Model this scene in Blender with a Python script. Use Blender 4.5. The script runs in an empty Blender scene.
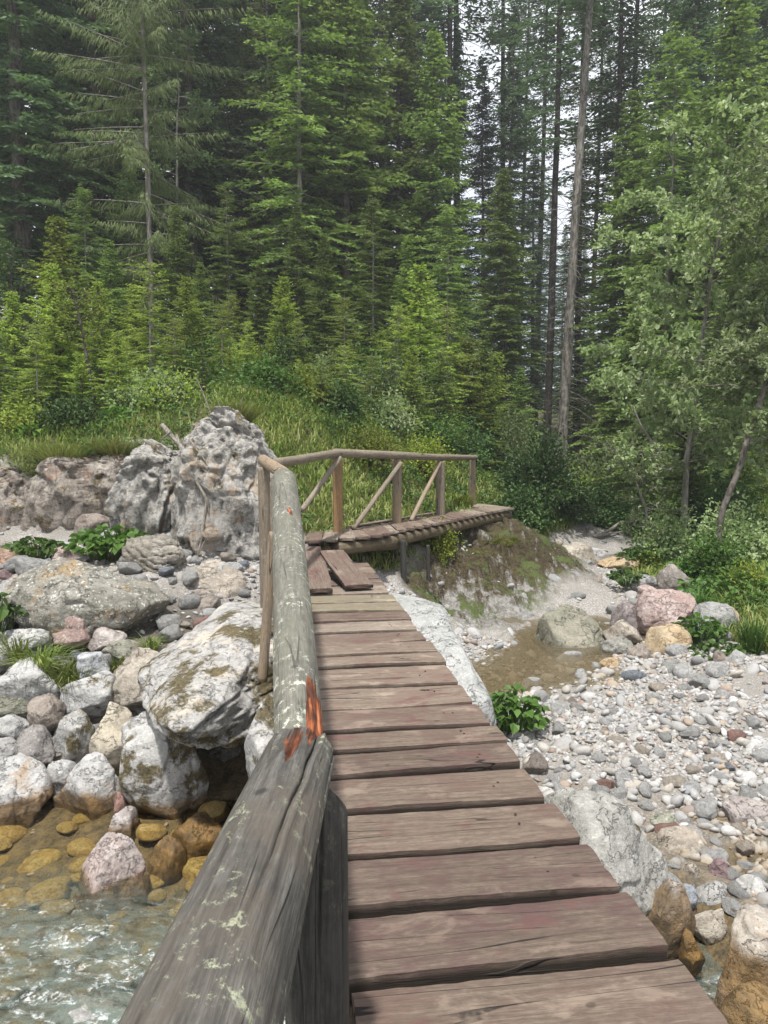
import bpy, bmesh, math, random
import numpy as np
from mathutils import Vector

SC = bpy.context.scene
COL = SC.collection
rng = np.random.default_rng(7)
random.seed(7)
R = math.radians

# ------------------------------------------------------------------ camera
F = 745.0
EYE = 1.5
PITCH = math.atan(67.0 / F)
cam_d = bpy.data.cameras.new('camera')
cam = bpy.data.objects.new('camera', cam_d)
COL.objects.link(cam)
cam.location = (0, 0, EYE)
cam.rotation_euler = (R(90) - PITCH, 0, 0)
cam_d.sensor_fit = 'VERTICAL'
cam_d.sensor_height = 36.0
cam_d.sensor_width = 27.0
cam_d.lens = F / 1024 * 36.0
cam_d.clip_start = 0.05
cam_d.clip_end = 3000
SC.camera = cam
cp, sp = math.cos(PITCH), math.sin(PITCH)

def ray(px, py):
    x = (px - 384) / F
    z = -(py - 512) / F
    return np.array([x, cp + z * sp, z * cp - sp])

def P(px, py, d):
    """point seen at a pixel of the photograph, d metres ahead"""
    v = ray(px, py)
    return np.array([0, 0, EYE]) + v * (d / v[1])

def G(px, py, z):
    v = ray(px, py)
    return np.array([0, 0, EYE]) + v * ((z - EYE) / v[2])

# ------------------------------------------------------------------ noise
def _h(ix, iy, iz, s):
    n = (ix * 374761393 + iy * 668265263 + iz * 1274126177 + s * 974711) & 0x7fffffff
    n = ((n ^ (n >> 13)) * 1274126177) & 0x7fffffff
    n = n ^ (n >> 16)
    return (n & 0xffff) / 65535.0

def vn(p, s=0):
    p = np.asarray(p, dtype=np.float64)
    i = np.floor(p).astype(np.int64)
    f = p - i
    f = f * f * (3 - 2 * f)
    x, y, z = i[..., 0], i[..., 1], i[..., 2]
    fx, fy, fz = f[..., 0], f[..., 1], f[..., 2]
    def L(a, b, t): return a + (b - a) * t
    a = L(L(_h(x, y, z, s), _h(x + 1, y, z, s), fx), L(_h(x, y + 1, z, s), _h(x + 1, y + 1, z, s), fx), fy)
    b = L(L(_h(x, y, z + 1, s), _h(x + 1, y, z + 1, s), fx), L(_h(x, y + 1, z + 1, s), _h(x + 1, y + 1, z + 1, s), fx), fy)
    return L(a, b, fz) * 2 - 1

def fbm(p, o=4, s=0, g=0.5):
    t = 0; a = 1.0; n = 0
    p = np.asarray(p, dtype=np.float64)
    for k in range(o):
        t = t + a * vn(p * (2.03 ** k) + 17.3 * k, s + k); n += a; a *= g
    return t / n

def ridged(p, o=3, s=0):
    t = 0; a = 1.0; n = 0
    for k in range(o):
        t = t + a * (1 - 2 * np.abs(vn(np.asarray(p) * (2.1 ** k) + 9.1 * k, s + k))); n += a; a *= 0.5
    return t / n

def nrm(v):
    v = np.asarray(v, dtype=float)
    return v / np.maximum(np.linalg.norm(v, axis=-1, keepdims=True), 1e-9)

def sstep(a, b, x):
    t = np.clip((x - a) / (b - a), 0, 1)
    return t * t * (3 - 2 * t)

# ------------------------------------------------------------------ mesh helpers
def mesh_np(name, V, faces, smooth=True, attrs=None):
    """faces: list of int arrays (M,k)"""
    me = bpy.data.meshes.new(name)
    V = np.asarray(V, dtype=np.float32)
    fl = [np.asarray(f, dtype=np.int32) for f in faces if len(f)]
    tot = np.concatenate([np.full(len(f), f.shape[1], dtype=np.int32) for f in fl])
    loops = np.concatenate([f.ravel() for f in fl])
    me.vertices.add(len(V)); me.vertices.foreach_set('co', V.ravel())
    me.loops.add(len(loops)); me.loops.foreach_set('vertex_index', loops)
    me.polygons.add(len(tot))
    st = np.zeros(len(tot), dtype=np.int32); st[1:] = np.cumsum(tot)[:-1]
    me.polygons.foreach_set('loop_start', st)
    me.polygons.foreach_set('use_smooth', np.full(len(tot), smooth))
    me.update(calc_edges=True)
    if attrs:
        for k, a in attrs.items():
            a = np.asarray(a, dtype=np.float32)
            if a.ndim == 2:
                at = me.attributes.new(k, 'FLOAT_VECTOR', 'POINT'); at.data.foreach_set('vector', a.ravel())
            else:
                at = me.attributes.new(k, 'FLOAT', 'POINT'); at.data.foreach_set('value', a)
    return me

def link(name, me, mat=None, parent=None, loc=None):
    o = bpy.data.objects.new(name, me)
    COL.objects.link(o)
    if mat is not None:
        me.materials.append(mat)
    if parent is not None: o.parent = parent
    if loc is not None: o.location = tuple(float(c) for c in loc)
    return o

def tag(o, label=None, cat=None, group=None, kind=None):
    if label: o['label'] = label
    if cat: o['category'] = cat
    if group: o['group'] = group
    if kind: o['kind'] = kind
    return o

def thing(name, label, cat, loc, group=None):
    o = bpy.data.objects.new(name, None)
    COL.objects.link(o)
    o.location = tuple(float(c) for c in loc)
    o.empty_display_size = 0.2
    return tag(o, label, cat, group)

KIDS = {}
def part(name, me, mat, parent):
    o = link(name, me, mat, parent)
    KIDS.setdefault(parent.name, []).append(o)
    return o

def copy_tree(o, loc, rz=0, s=1.0, label=None, group=None, cat=None, tilt=(0, 0)):
    c = o.copy(); COL.objects.link(c)
    c.location = tuple(float(v) for v in loc); c.rotation_euler = (tilt[0], tilt[1], rz)
    c.scale = (s, s, s) if not isinstance(s, tuple) else s
    tag(c, label, cat, group)
    for ch in KIDS.get(o.name, []):
        k = ch.copy(); COL.objects.link(k); k.parent = c
        KIDS.setdefault(c.name, []).append(k)
    return c

_ico = {}
def ico(n):
    if n not in _ico:
        bm = bmesh.new()
        bmesh.ops.create_icosphere(bm, subdivisions=n, radius=1)
        V = np.array([v.co[:] for v in bm.verts]); Fc = np.array([[v.index for v in f.verts] for f in bm.faces])
        bm.free(); _ico[n] = (V, Fc)
    return _ico[n]

# ------------------------------------------------------------------ materials
class NT:
    def __init__(s, name):
        s.m = bpy.data.materials.new(name); s.m.use_nodes = True
        s.t = s.m.node_tree; s.t.nodes.clear()
        s.out = s.n('ShaderNodeOutputMaterial')
    def n(s, typ, **kw):
        nd = s.t.nodes.new(typ)
        for k, v in kw.items(): setattr(nd, k, v)
        return nd
    def l(s, a, b): s.t.links.new(a, b)
    def setin(s, nd, i, v):
        if isinstance(v, bpy.types.NodeSocket): s.l(v, nd.inputs[i])
        elif isinstance(v, (tuple, list)):
            v = tuple(v); n = len(nd.inputs[i].default_value)
            nd.inputs[i].default_value = (v + (1,) * n)[:n]
        else: nd.inputs[i].default_value = v
    def noise(s, vec, scale, detail=4, rough=0.55, dist=0.0):
        nd = s.n('ShaderNodeTexNoise'); s.setin(nd, 'Vector', vec)
        nd.inputs['Scale'].default_value = scale; nd.inputs['Detail'].default_value = detail
        nd.inputs['Roughness'].default_value = rough; nd.inputs['Distortion'].default_value = dist
        return nd.outputs['Fac']
    def voro(s, vec, scale, feature='F1', out='Distance', rnd=1.0):
        nd = s.n('ShaderNodeTexVoronoi', feature=feature); s.setin(nd, 'Vector', vec)
        nd.inputs['Scale'].default_value = scale; nd.inputs['Randomness'].default_value = rnd
        return nd.outputs[out]
    def ramp(s, fac, a, b, c0=0.0, c1=1.0):
        nd = s.n('ShaderNodeMapRange', interpolation_type='SMOOTHSTEP'); s.setin(nd, 0, fac)
        nd.inputs[1].default_value = a; nd.inputs[2].default_value = b
        nd.inputs[3].default_value = c0; nd.inputs[4].default_value = c1
        return nd.outputs[0]
    def cr(s, fac, stops):
        nd = s.n('ShaderNodeValToRGB'); s.setin(nd, 0, fac)
        el = nd.color_ramp.elements
        while len(el) < len(stops): el.new(0.5)
        for e, (p, c) in zip(el, stops): e.position = p; e.color = tuple(c) + (1,)
        return nd.outputs[0]
    def mix(s, f, a, b, mode='MIX'):
        nd = s.n('ShaderNodeMix', data_type='RGBA', blend_type=mode)
        s.setin(nd, 0, f); s.setin(nd, 6, a); s.setin(nd, 7, b)
        return nd.outputs[2]
    def math(s, op, a, b=0.0, clamp=False):
        nd = s.n('ShaderNodeMath', operation=op, use_clamp=clamp); s.setin(nd, 0, a); s.setin(nd, 1, b)
        return nd.outputs[0]
    def mapping(s, vec, scale=(1, 1, 1), loc=(0, 0, 0), rot=(0, 0, 0)):
        nd = s.n('ShaderNodeMapping'); s.setin(nd, 0, vec)
        nd.inputs['Scale'].default_value = scale; nd.inputs['Rotation'].default_value = rot
        s.setin(nd, 1, loc)
        return nd.outputs[0]
    def bump(s, h, strength=0.5, dist=0.02, normal=None):
        nd = s.n('ShaderNodeBump'); s.setin(nd, 'Height', h)
        nd.inputs['Strength'].default_value = strength; nd.inputs['Distance'].default_value = dist
        if normal is not None: s.l(normal, nd.inputs['Normal'])
        return nd.outputs[0]
    def pbr(s, col, rough=0.8, normal=None, spec=0.3):
        b = s.n('ShaderNodeBsdfPrincipled'); s.setin(b, 'Base Color', col); s.setin(b, 'Roughness', rough)
        b.inputs['Specular IOR Level'].default_value = spec
        if normal is not None: s.l(normal, b.inputs['Normal'])
        return b
    def done(s, bsdf):
        s.l(bsdf.outputs[0] if hasattr(bsdf, 'outputs') else bsdf, s.out.inputs[0]); return s.m

_mr = {}
def mat_rock(c1, c2, moss=0.0, lichen=0.3, dark=0.35, patch=None, wet=None, fine=1.0, strat=0.0):
    """c1, c2 stone colours; patch colour of iron stain; wet = world height of an ochre wet tide mark"""
    key = (c1, c2, moss, lichen, dark, patch, wet, fine, strat)
    if key in _mr: return _mr[key]
    t = NT('stone')
    tc = t.n('ShaderNodeTexCoord').outputs['Object']
    oi = t.n('ShaderNodeObjectInfo')
    off = t.n('ShaderNodeVectorMath', operation='ADD'); t.l(tc, off.inputs[0])
    sc = t.n('ShaderNodeVectorMath', operation='SCALE'); sc.inputs[0].default_value = (17, 31, 53); t.l(oi.outputs['Random'], sc.inputs['Scale'])
    t.l(sc.outputs[0], off.inputs[1]); v = off.outputs[0]
    n1 = t.noise(v, 1.7, 6, 0.62, 0.4)
    n2 = t.noise(v, 9 * fine, 7, 0.7)
    n3 = t.noise(v, 46 * fine, 5, 0.72)
    col = t.mix(t.ramp(n1, 0.35, 0.65), c1, c2)
    c2d = tuple(x * (1 - dark) for x in c1)
    col = t.mix(t.ramp(n2, 0.42, 0.66, 0.0, 0.85), col, c2d)
    col = t.mix(t.ramp(n3, 0.3, 0.75, 0.5, 0.0), col, tuple(x * 0.42 for x in c1))
    pits = t.voro(v, 34 * fine)
    col = t.mix(t.ramp(pits, 0.0, 0.16, 0.55 * dark * 2, 0.0), col, tuple(x * 0.3 for x in c1))
    # thin veins
    vn_ = t.noise(t.mapping(v, (1, 1, 2.2), rot=(0.6, 0.3, 0.2)), 2.6, 5, 0.6, 0.6)
    vein = t.math('ABSOLUTE', t.math('SUBTRACT', vn_, 0.5))
    col = t.mix(t.ramp(vein, 0.0, 0.010, 0.22, 0.0), col, tuple(min(1, x * 1.5) for x in c2))
    crk_n = t.noise(t.mapping(v, (1, 1, 1.6), rot=(1.0, 0.5, 0.9)), 3.3, 6, 0.68, 0.3)
    crk = t.math('ABSOLUTE', t.math('SUBTRACT', crk_n, 0.47))
    crkm = t.ramp(crk, 0.0, 0.012, 1.0, 0.0)
    col = t.mix(t.math('MULTIPLY', crkm, 0.55), col, tuple(x * 0.22 for x in c1))
    if strat:
        w = t.noise(t.mapping(v, (3, 3, 26), rot=(0.35, 0.5, 0)), 1.2, 5, 0.6)
        col = t.mix(t.ramp(w, 0.4, 0.6, 0, strat), col, tuple(x * 0.4 for x in c2))
    if patch:
        pm = t.ramp(t.noise(v, 2.7, 6, 0.66, 0.4), 0.53, 0.64)
        col = t.mix(t.math('MULTIPLY', pm, 0.8), col, patch)
    if lichen:
        lm = t.ramp(t.noise(v, 24 * fine, 4, 0.6), 0.60, 0.66)
        col = t.mix(t.math('MULTIPLY', lm, lichen), col, (0.60, 0.60, 0.55))
    geo = t.n('ShaderNodeNewGeometry')
    if moss:
        mm = t.ramp(t.noise(v, 2.3, 7, 0.72), 0.62 - 0.3 * moss, 0.69 - 0.3 * moss)
        mc = t.mix(t.ramp(n3, 0.35, 0.65), (0.035, 0.032, 0.012), (0.12, 0.085, 0.025))
        col = t.mix(t.math('MULTIPLY', mm, 0.9), col, mc)
    rough = 0.85
    if wet is not None:
        sx = t.n('ShaderNodeSeparateXYZ'); t.l(geo.outputs['Position'], sx.inputs[0])
        zz = t.math('ADD', sx.outputs[2], t.math('MULTIPLY', t.math('SUBTRACT', n1, 0.5), 0.22))
        wm = t.ramp(zz, wet - 0.03, wet + 0.05, 1.0, 0.0)
        oc = t.mix(t.ramp(n2, 0.35, 0.65), (0.20, 0.115, 0.035), (0.075, 0.045, 0.018))
        col = t.mix(t.math('MULTIPLY', wm, 0.85), col, oc)
        rough = t.math('SUBTRACT', 0.85, t.math('MULTIPLY', wm, 0.55))
    hsum = t.math('ADD', t.math('MULTIPLY', n2, 0.7), t.math('MULTIPLY', n3, 0.4))
    hsum = t.math('SUBTRACT', hsum, t.math('MULTIPLY', crkm, 0.5))
    hsum = t.math('ADD', hsum, t.math('MULTIPLY', t.ramp(pits, 0, 0.2), 0.25))
    b = t.pbr(col, rough, t.bump(hsum, 0.85, 0.035), 0.25)
    _mr[key] = t.done(b)
    return _mr[key]

def mat_wood(name, dark, light, stain=None, stain_amt=0.5, lichen=0.0, rot=False, crack=1.0, lich_col=(0.42, 0.43, 0.34)):
    t = NT(name)
    gr = t.n('ShaderNodeAttribute', attribute_name='gr').outputs['Vector']
    f1 = t.noise(t.mapping(gr, (3.2, 58, 58)), 1.0, 8, 0.72, 0.1)
    f2 = t.noise(t.mapping(gr, (14, 260, 260)), 1.0, 4, 0.65)
    big = t.noise(t.mapping(gr, (3.0, 5, 5)), 1.0, 6, 0.7, 0.4)
    iso = t.noise(t.mapping(gr, (26, 60, 60)), 1.0, 5, 0.7)
    col = t.mix(t.ramp(f1, 0.25, 0.75), dark, light)
    col = t.mix(t.ramp(iso, 0.35, 0.7, 0.0, 0.45), col, tuple(x * 0.55 for x in dark))
    col = t.mix(t.ramp(f2, 0.35, 0.65, 0.4, 0.0), col, tuple(x * 0.5 for x in dark))
    if stain: col = t.mix(t.ramp(big, 0.42, 0.66, 0, stain_amt), col, stain)
    if lichen:
        lm = t.ramp(t.noise(t.mapping(gr, (15, 17, 17)), 1.6, 7, 0.78, 0.0), 0.54, 0.62)
        lm2 = t.ramp(t.noise(t.mapping(gr, (2.2, 9, 9)), 1.0, 3), 0.42, 0.58)
        col = t.mix(t.math('MULTIPLY', t.math('MULTIPLY', lm, lm2), lichen), col, lich_col)
    c1 = t.noise(t.mapping(gr, (0.6, 11, 11), (3, 1, 2)), 1.0, 1.5, 0.4, 0.0)
    ck = t.math('ABSOLUTE', t.math('SUBTRACT', c1, 0.5))
    ckm = t.math('MULTIPLY', t.ramp(ck, 0.003, 0.008, 1.0, 0.0), t.ramp(t.noise(t.mapping(gr, (2.4, 1, 1)), 1.0, 2), 0.45, 0.6))
    col = t.mix(t.math('MULTIPLY', ckm, 0.9 * crack), col, (0.01, 0.008, 0.007))
    # small knots
    kn = t.voro(t.mapping(gr, (4.2, 5.5, 5.5)), 1.0)
    km = t.ramp(kn, 0.04, 0.085, 1.0, 0.0)
    col = t.mix(t.math('MULTIPLY', km, 0.7), col, tuple(x * 0.45 for x in dark))
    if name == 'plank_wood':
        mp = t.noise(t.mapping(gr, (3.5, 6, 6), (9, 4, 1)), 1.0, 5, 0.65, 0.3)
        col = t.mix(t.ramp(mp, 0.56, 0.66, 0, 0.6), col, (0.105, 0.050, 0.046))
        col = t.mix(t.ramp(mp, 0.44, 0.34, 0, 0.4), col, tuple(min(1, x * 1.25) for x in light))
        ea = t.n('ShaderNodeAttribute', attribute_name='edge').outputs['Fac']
        col = t.mix(t.ramp(ea, 0.25, 0.9, 0, 0.88), col, (0.022, 0.017, 0.013))  # plank sides and underside painted dark: grime plus the shade of the gaps
    h = t.math('ADD', t.math('MULTIPLY', f1, 0.8), t.math('MULTIPLY', f2, 0.35))
    h = t.math('SUBTRACT', h, t.math('MULTIPLY', ckm, 1.6 * crack))
    if rot:
        ra = t.n('ShaderNodeAttribute', attribute_name='rot').outputs['Fac']
        rn = t.noise(t.mapping(gr, (9, 60, 60)), 1.0, 4, 0.6)
        rc = t.cr(rn, [(0.3, (0.02, 0.010, 0.007)), (0.48, (0.085, 0.030, 0.015)), (0.6, (0.30, 0.085, 0.03)), (0.8, (0.52, 0.22, 0.10))])
        col = t.mix(t.ramp(t.math('ADD', ra, t.math('MULTIPLY', t.math('SUBTRACT', f1, 0.5), 0.9)), 0.42, 0.55), col, rc)
        h = t.math('ADD', h, t.math('MULTIPLY', t.math('MULTIPLY', rn, ra), 1.5))
    b = t.pbr(col, 0.78, t.bump(h, 0.8, 0.006), 0.28)
    return t.done(b)

def mat_leaf(name, cols, trans=0.3, rough=0.55, spec=0.3, patchy=0.5):
    t = NT(name)
    geo = t.n('ShaderNodeNewGeometry'); oi = t.n('ShaderNodeObjectInfo')
    tc = t.n('ShaderNodeTexCoord').outputs['Object']
    n = t.noise(tc, 0.9, 3)
    f = t.math('ADD', t.math('MULTIPLY', geo.outputs['Random Per Island'], 1 - patchy), t.math('MULTIPLY', t.ramp(n, 0.3, 0.7), patchy))
    col = t.cr(f, [(i / (len(cols) - 1) * 0.9 + 0.05, c) for i, c in enumerate(cols)])
    hs = t.n('ShaderNodeHueSaturation'); t.l(col, hs.inputs['Color'])
    t.setin(hs, 'Value', t.ramp(oi.outputs['Random'], 0, 1, 0.65, 1.35))
    t.setin(hs, 'Hue', t.ramp(oi.outputs['Random'], 0, 1, 0.496, 0.510))
    col = hs.outputs[0]
    b = t.pbr(col, rough, None, spec)
    tr = t.n('ShaderNodeBsdfTranslucent')
    t.l(t.mix(1.0, col, (0.95, 1.0, 0.65), 'MULTIPLY'), tr.inputs[0])
    mx = t.n('ShaderNodeMixShader'); mx.inputs[0].default_value = trans
    t.l(b.outputs[0], mx.inputs[1]); t.l(tr.outputs[0], mx.inputs[2])
    return t.done(mx.outputs[0])

def mat_bark(name, a, b_, lich=0.3, sc=1.0):
    t = NT(name)
    tc = t.n('ShaderNodeTexCoord').outputs['Object']
    n = t.noise(t.mapping(tc, (9 * sc, 9 * sc, 2.2 * sc)), 1.5, 6, 0.68)
    col = t.mix(t.ramp(n, 0.35, 0.65), a, b_)
    lm = t.ramp(t.noise(tc, 7 * sc, 4), 0.55, 0.65)
    col = t.mix(t.math('MULTIPLY', lm, lich), col, (0.30, 0.31, 0.27))
    return t.done(t.pbr(col, 0.9, t.bump(n, 0.8, 0.03), 0.15))

WATER_L = -1.22      # stream on the left
WATER_R = -1.06      # pool on the right

# ------------------------------------------------------------------ terrain
def zfar(X, Y):
    sp_ = lambda a: np.log1p(np.exp(np.clip(a, -30, 30))) + np.maximum(a - 30, 0)
    return 0.3 + 0.05 * Y + 0.26 * np.minimum(sp_((-X - 3)), 120) + 0.13 * sp_(X - 13)

CP = [P(*a) for a in [
    # right: gravel bar and pool
    (768, 1000, 3.38), (640, 1010, 3.72), (655, 905, 4.15), (768, 850, 4.6), (560, 760, 5.75), (700, 760, 5.75), (768, 740, 6.1),
    (520, 715, 6.7), (640, 700, 7.1), (500, 672, 8.6), (560, 668, 8.9), (610, 665, 8.6), (560, 640, 10.2),
    (530, 610, 11.2), (590, 575, 13.8), (590, 552, 16.3), (600, 532, 19.5),
    (768, 665, 7.8), (700, 645, 9.0), (760, 605, 10.4), (700, 572, 12.9), (650, 548, 16.5), (765, 545, 14.5), (765, 485, 22), (690, 510, 20),
    (650, 480, 30), (560, 437, 38), (400, 400, 34), (480, 440, 26),
    # rock bank under the walkway end
    (513, 523, 14.2), (475, 516, 15.2), (548, 553, 13.8), (578, 577, 13.0), (470, 592, 11.4), (490, 632, 9.8), (545, 500, 17.5), (430, 600, 10.8), (400, 585, 10.2),
    # mound behind the railing
    (240, 407, 12.3), (300, 420, 13), (380, 437, 14.5), (440, 455, 16.5), (490, 480, 18), (262, 470, 11.0), (330, 480, 12.2), (400, 490, 13.4), (340, 540, 10.9), (400, 545, 11.3),
    (300, 560, 9.6), (255, 565, 9.2),
    # left side
    (80, 535, 10.8), (0, 535, 10.8), (-120, 540, 10.8), (140, 560, 9.7), (200, 580, 8.6), (80, 560, 9.3), (0, 575, 9),
    (80, 640, 7.3), (0, 640, 7.3), (-120, 660, 7.2), (180, 640, 7.2), (50, 690, 6.7), (120, 700, 6.5), (50, 745, 6.2), (130, 750, 6.1),
    (0, 452, 12.2), (70, 452, 12.2), (130, 448, 12.0), (-150, 445, 12.5), (190, 425, 12.2),
    (50, 425, 14.5), (-120, 410, 15), (150, 405, 15.5), (230, 385, 17), (50, 385, 19), (300, 385, 20), (50, 345, 26), (-200, 350, 20), (200, 360, 26)]]
CP = [tuple(p) for p in CP]
for x, y, z in [(-1.6, 5.0, -1.38), (-2.6, 5.1, -1.4), (-0.6, 5.0, -1.35), (-1.4, 4.0, -1.45), (-2.6, 3.8, -1.45), (-0.4, 3.6, -1.45), (0.6, 3.2, -1.4), (1.1, 2.4, -1.45), (1.3, 3.3, -1.4), (-4, 4.2, -1.4),
                (0, 1, -1.45), (-2, 1, -1.45), (2, 1, -1.3), (3.5, 2.5, -1.0), (4.5, 4.5, -0.85), (7, 6, -0.6), (-5, 6, -0.9), (-8, 7, -0.2), (-8, 3, -0.8), (0.2, 6.5, -1.2), (-0.2, 8.2, -0.9),
                (0, -8, -1.2), (-8, -8, -0.5), (8, -8, -0.5), (14, 8, 0.5), (12, 14, 0.2), (-14, 8, 1.2), (12, 22, 1.0)]:
    CP.append((x, y, z))
for x in (-60, -35, -18, -6, 6, 18, 35, 60):
    for y in (50, 62):
        CP.append((x, y, float(zfar(np.array(x * 1.0), np.array(y * 1.0)))))
for x in (-45, 45):
    for y in (-20, 5, 28): CP.append((x, y, float(zfar(np.array(x * 1.0), np.array(y * 1.0)))))
CP = np.array(CP)
def _tps(d): return d * d * np.log(d + 1e-6)
_n = len(CP)
_A = np.zeros((_n + 3, _n + 3))
_d = np.linalg.norm(CP[:, None, :2] - CP[None, :, :2], axis=2)
_A[:_n, :_n] = _tps(_d) + np.eye(_n) * 0.06
_A[:_n, _n:] = np.c_[np.ones(_n), CP[:, :2]]; _A[_n:, :_n] = _A[:_n, _n:].T
_w = np.linalg.solve(_A, np.r_[CP[:, 2], 0, 0, 0])
def terr(X, Y):
    X = np.asarray(X, dtype=float); Y = np.asarray(Y, dtype=float)
    sh = X.shape; x = X.ravel(); y = Y.ravel(); out = np.empty(len(x))
    for i in range(0, len(x), 20000):
        a = x[i:i + 20000]; b = y[i:i + 20000]
        d = np.hypot(a[:, None] - CP[None, :, 0], b[:, None] - CP[None, :, 1])
        out[i:i + 20000] = _tps(d) @ _w[:_n] + _w[_n] + _w[_n + 1] * a + _w[_n + 2] * b
    zf = zfar(x, y)
    r = np.maximum(np.maximum(np.abs(x) / 48, (y - 8) / 46), (-y) / 14)
    k = sstep(0.85, 1.05, r)
    return (out * (1 - k) + zf * k).reshape(sh)
def tz(x, y): return float(terr(np.array([x]), np.array([y]))[0])
def hit(px, py, dmin=1.5, dmax=60):
    v = ray(px, py); ds = np.concatenate([np.arange(dmin, 25, 0.04), np.arange(25, dmax, 0.3)])
    p = np.array([0, 0, EYE])[None] + v[None] * (ds / v[1])[:, None]
    g = terr(p[:, 0], p[:, 1]); k = np.nonzero(p[:, 2] <= g)[0]
    return p[k[0]] if len(k) else p[-1]

SPOLY = np.array([P(*a)[:2] for a in [(-300, 530, 11.4), (0, 530, 11.4), (130, 540, 11.2), (260, 560, 10.2), (330, 560, 9.8), (400, 560, 10.6), (440, 545, 11.6), (490, 525, 13.6), (522, 515, 15.2), (556, 546, 16),
                                       (600, 542, 18.2), (640, 540, 17.5), (622, 570, 14.2), (690, 600, 11.3), (720, 640, 9.2), (768, 668, 7.8), (900, 700, 7.2), (1300, 760, 6.6)]] + [(9, -20), (-9, -20)])
def stone_sd(X, Y): return poly_sd(SPOLY, X, Y)
def poly_sd(SPOLY, X, Y):
    """signed distance to a zone, negative inside"""
    x = np.asarray(X).ravel(); y = np.asarray(Y).ravel()
    n = len(SPOLY); ins = np.zeros(len(x), bool); best = np.full(len(x), 1e9)
    for i in range(n):
        a = SPOLY[i]; b = SPOLY[(i + 1) % n]
        c = ((a[1] > y) != (b[1] > y)) & (x < (b[0] - a[0]) * (y - a[1]) / (b[1] - a[1] + 1e-12) + a[0]); ins ^= c
        e = b - a; t = np.clip(((x - a[0]) * e[0] + (y - a[1]) * e[1]) / (e @ e), 0, 1)
        best = np.minimum(best, np.hypot(x - a[0] - t * e[0], y - a[1] - t * e[1]))
    return np.where(ins, -best, best).reshape(np.shape(X))
def veg(X, Y):
    q = np.stack([np.asarray(X), np.asarray(Y), np.zeros(np.shape(X))], -1)
    return sstep(-0.15, 0.35, stone_sd(X, Y) + 0.35 * fbm(q * 1.4, 3, 5))

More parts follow.
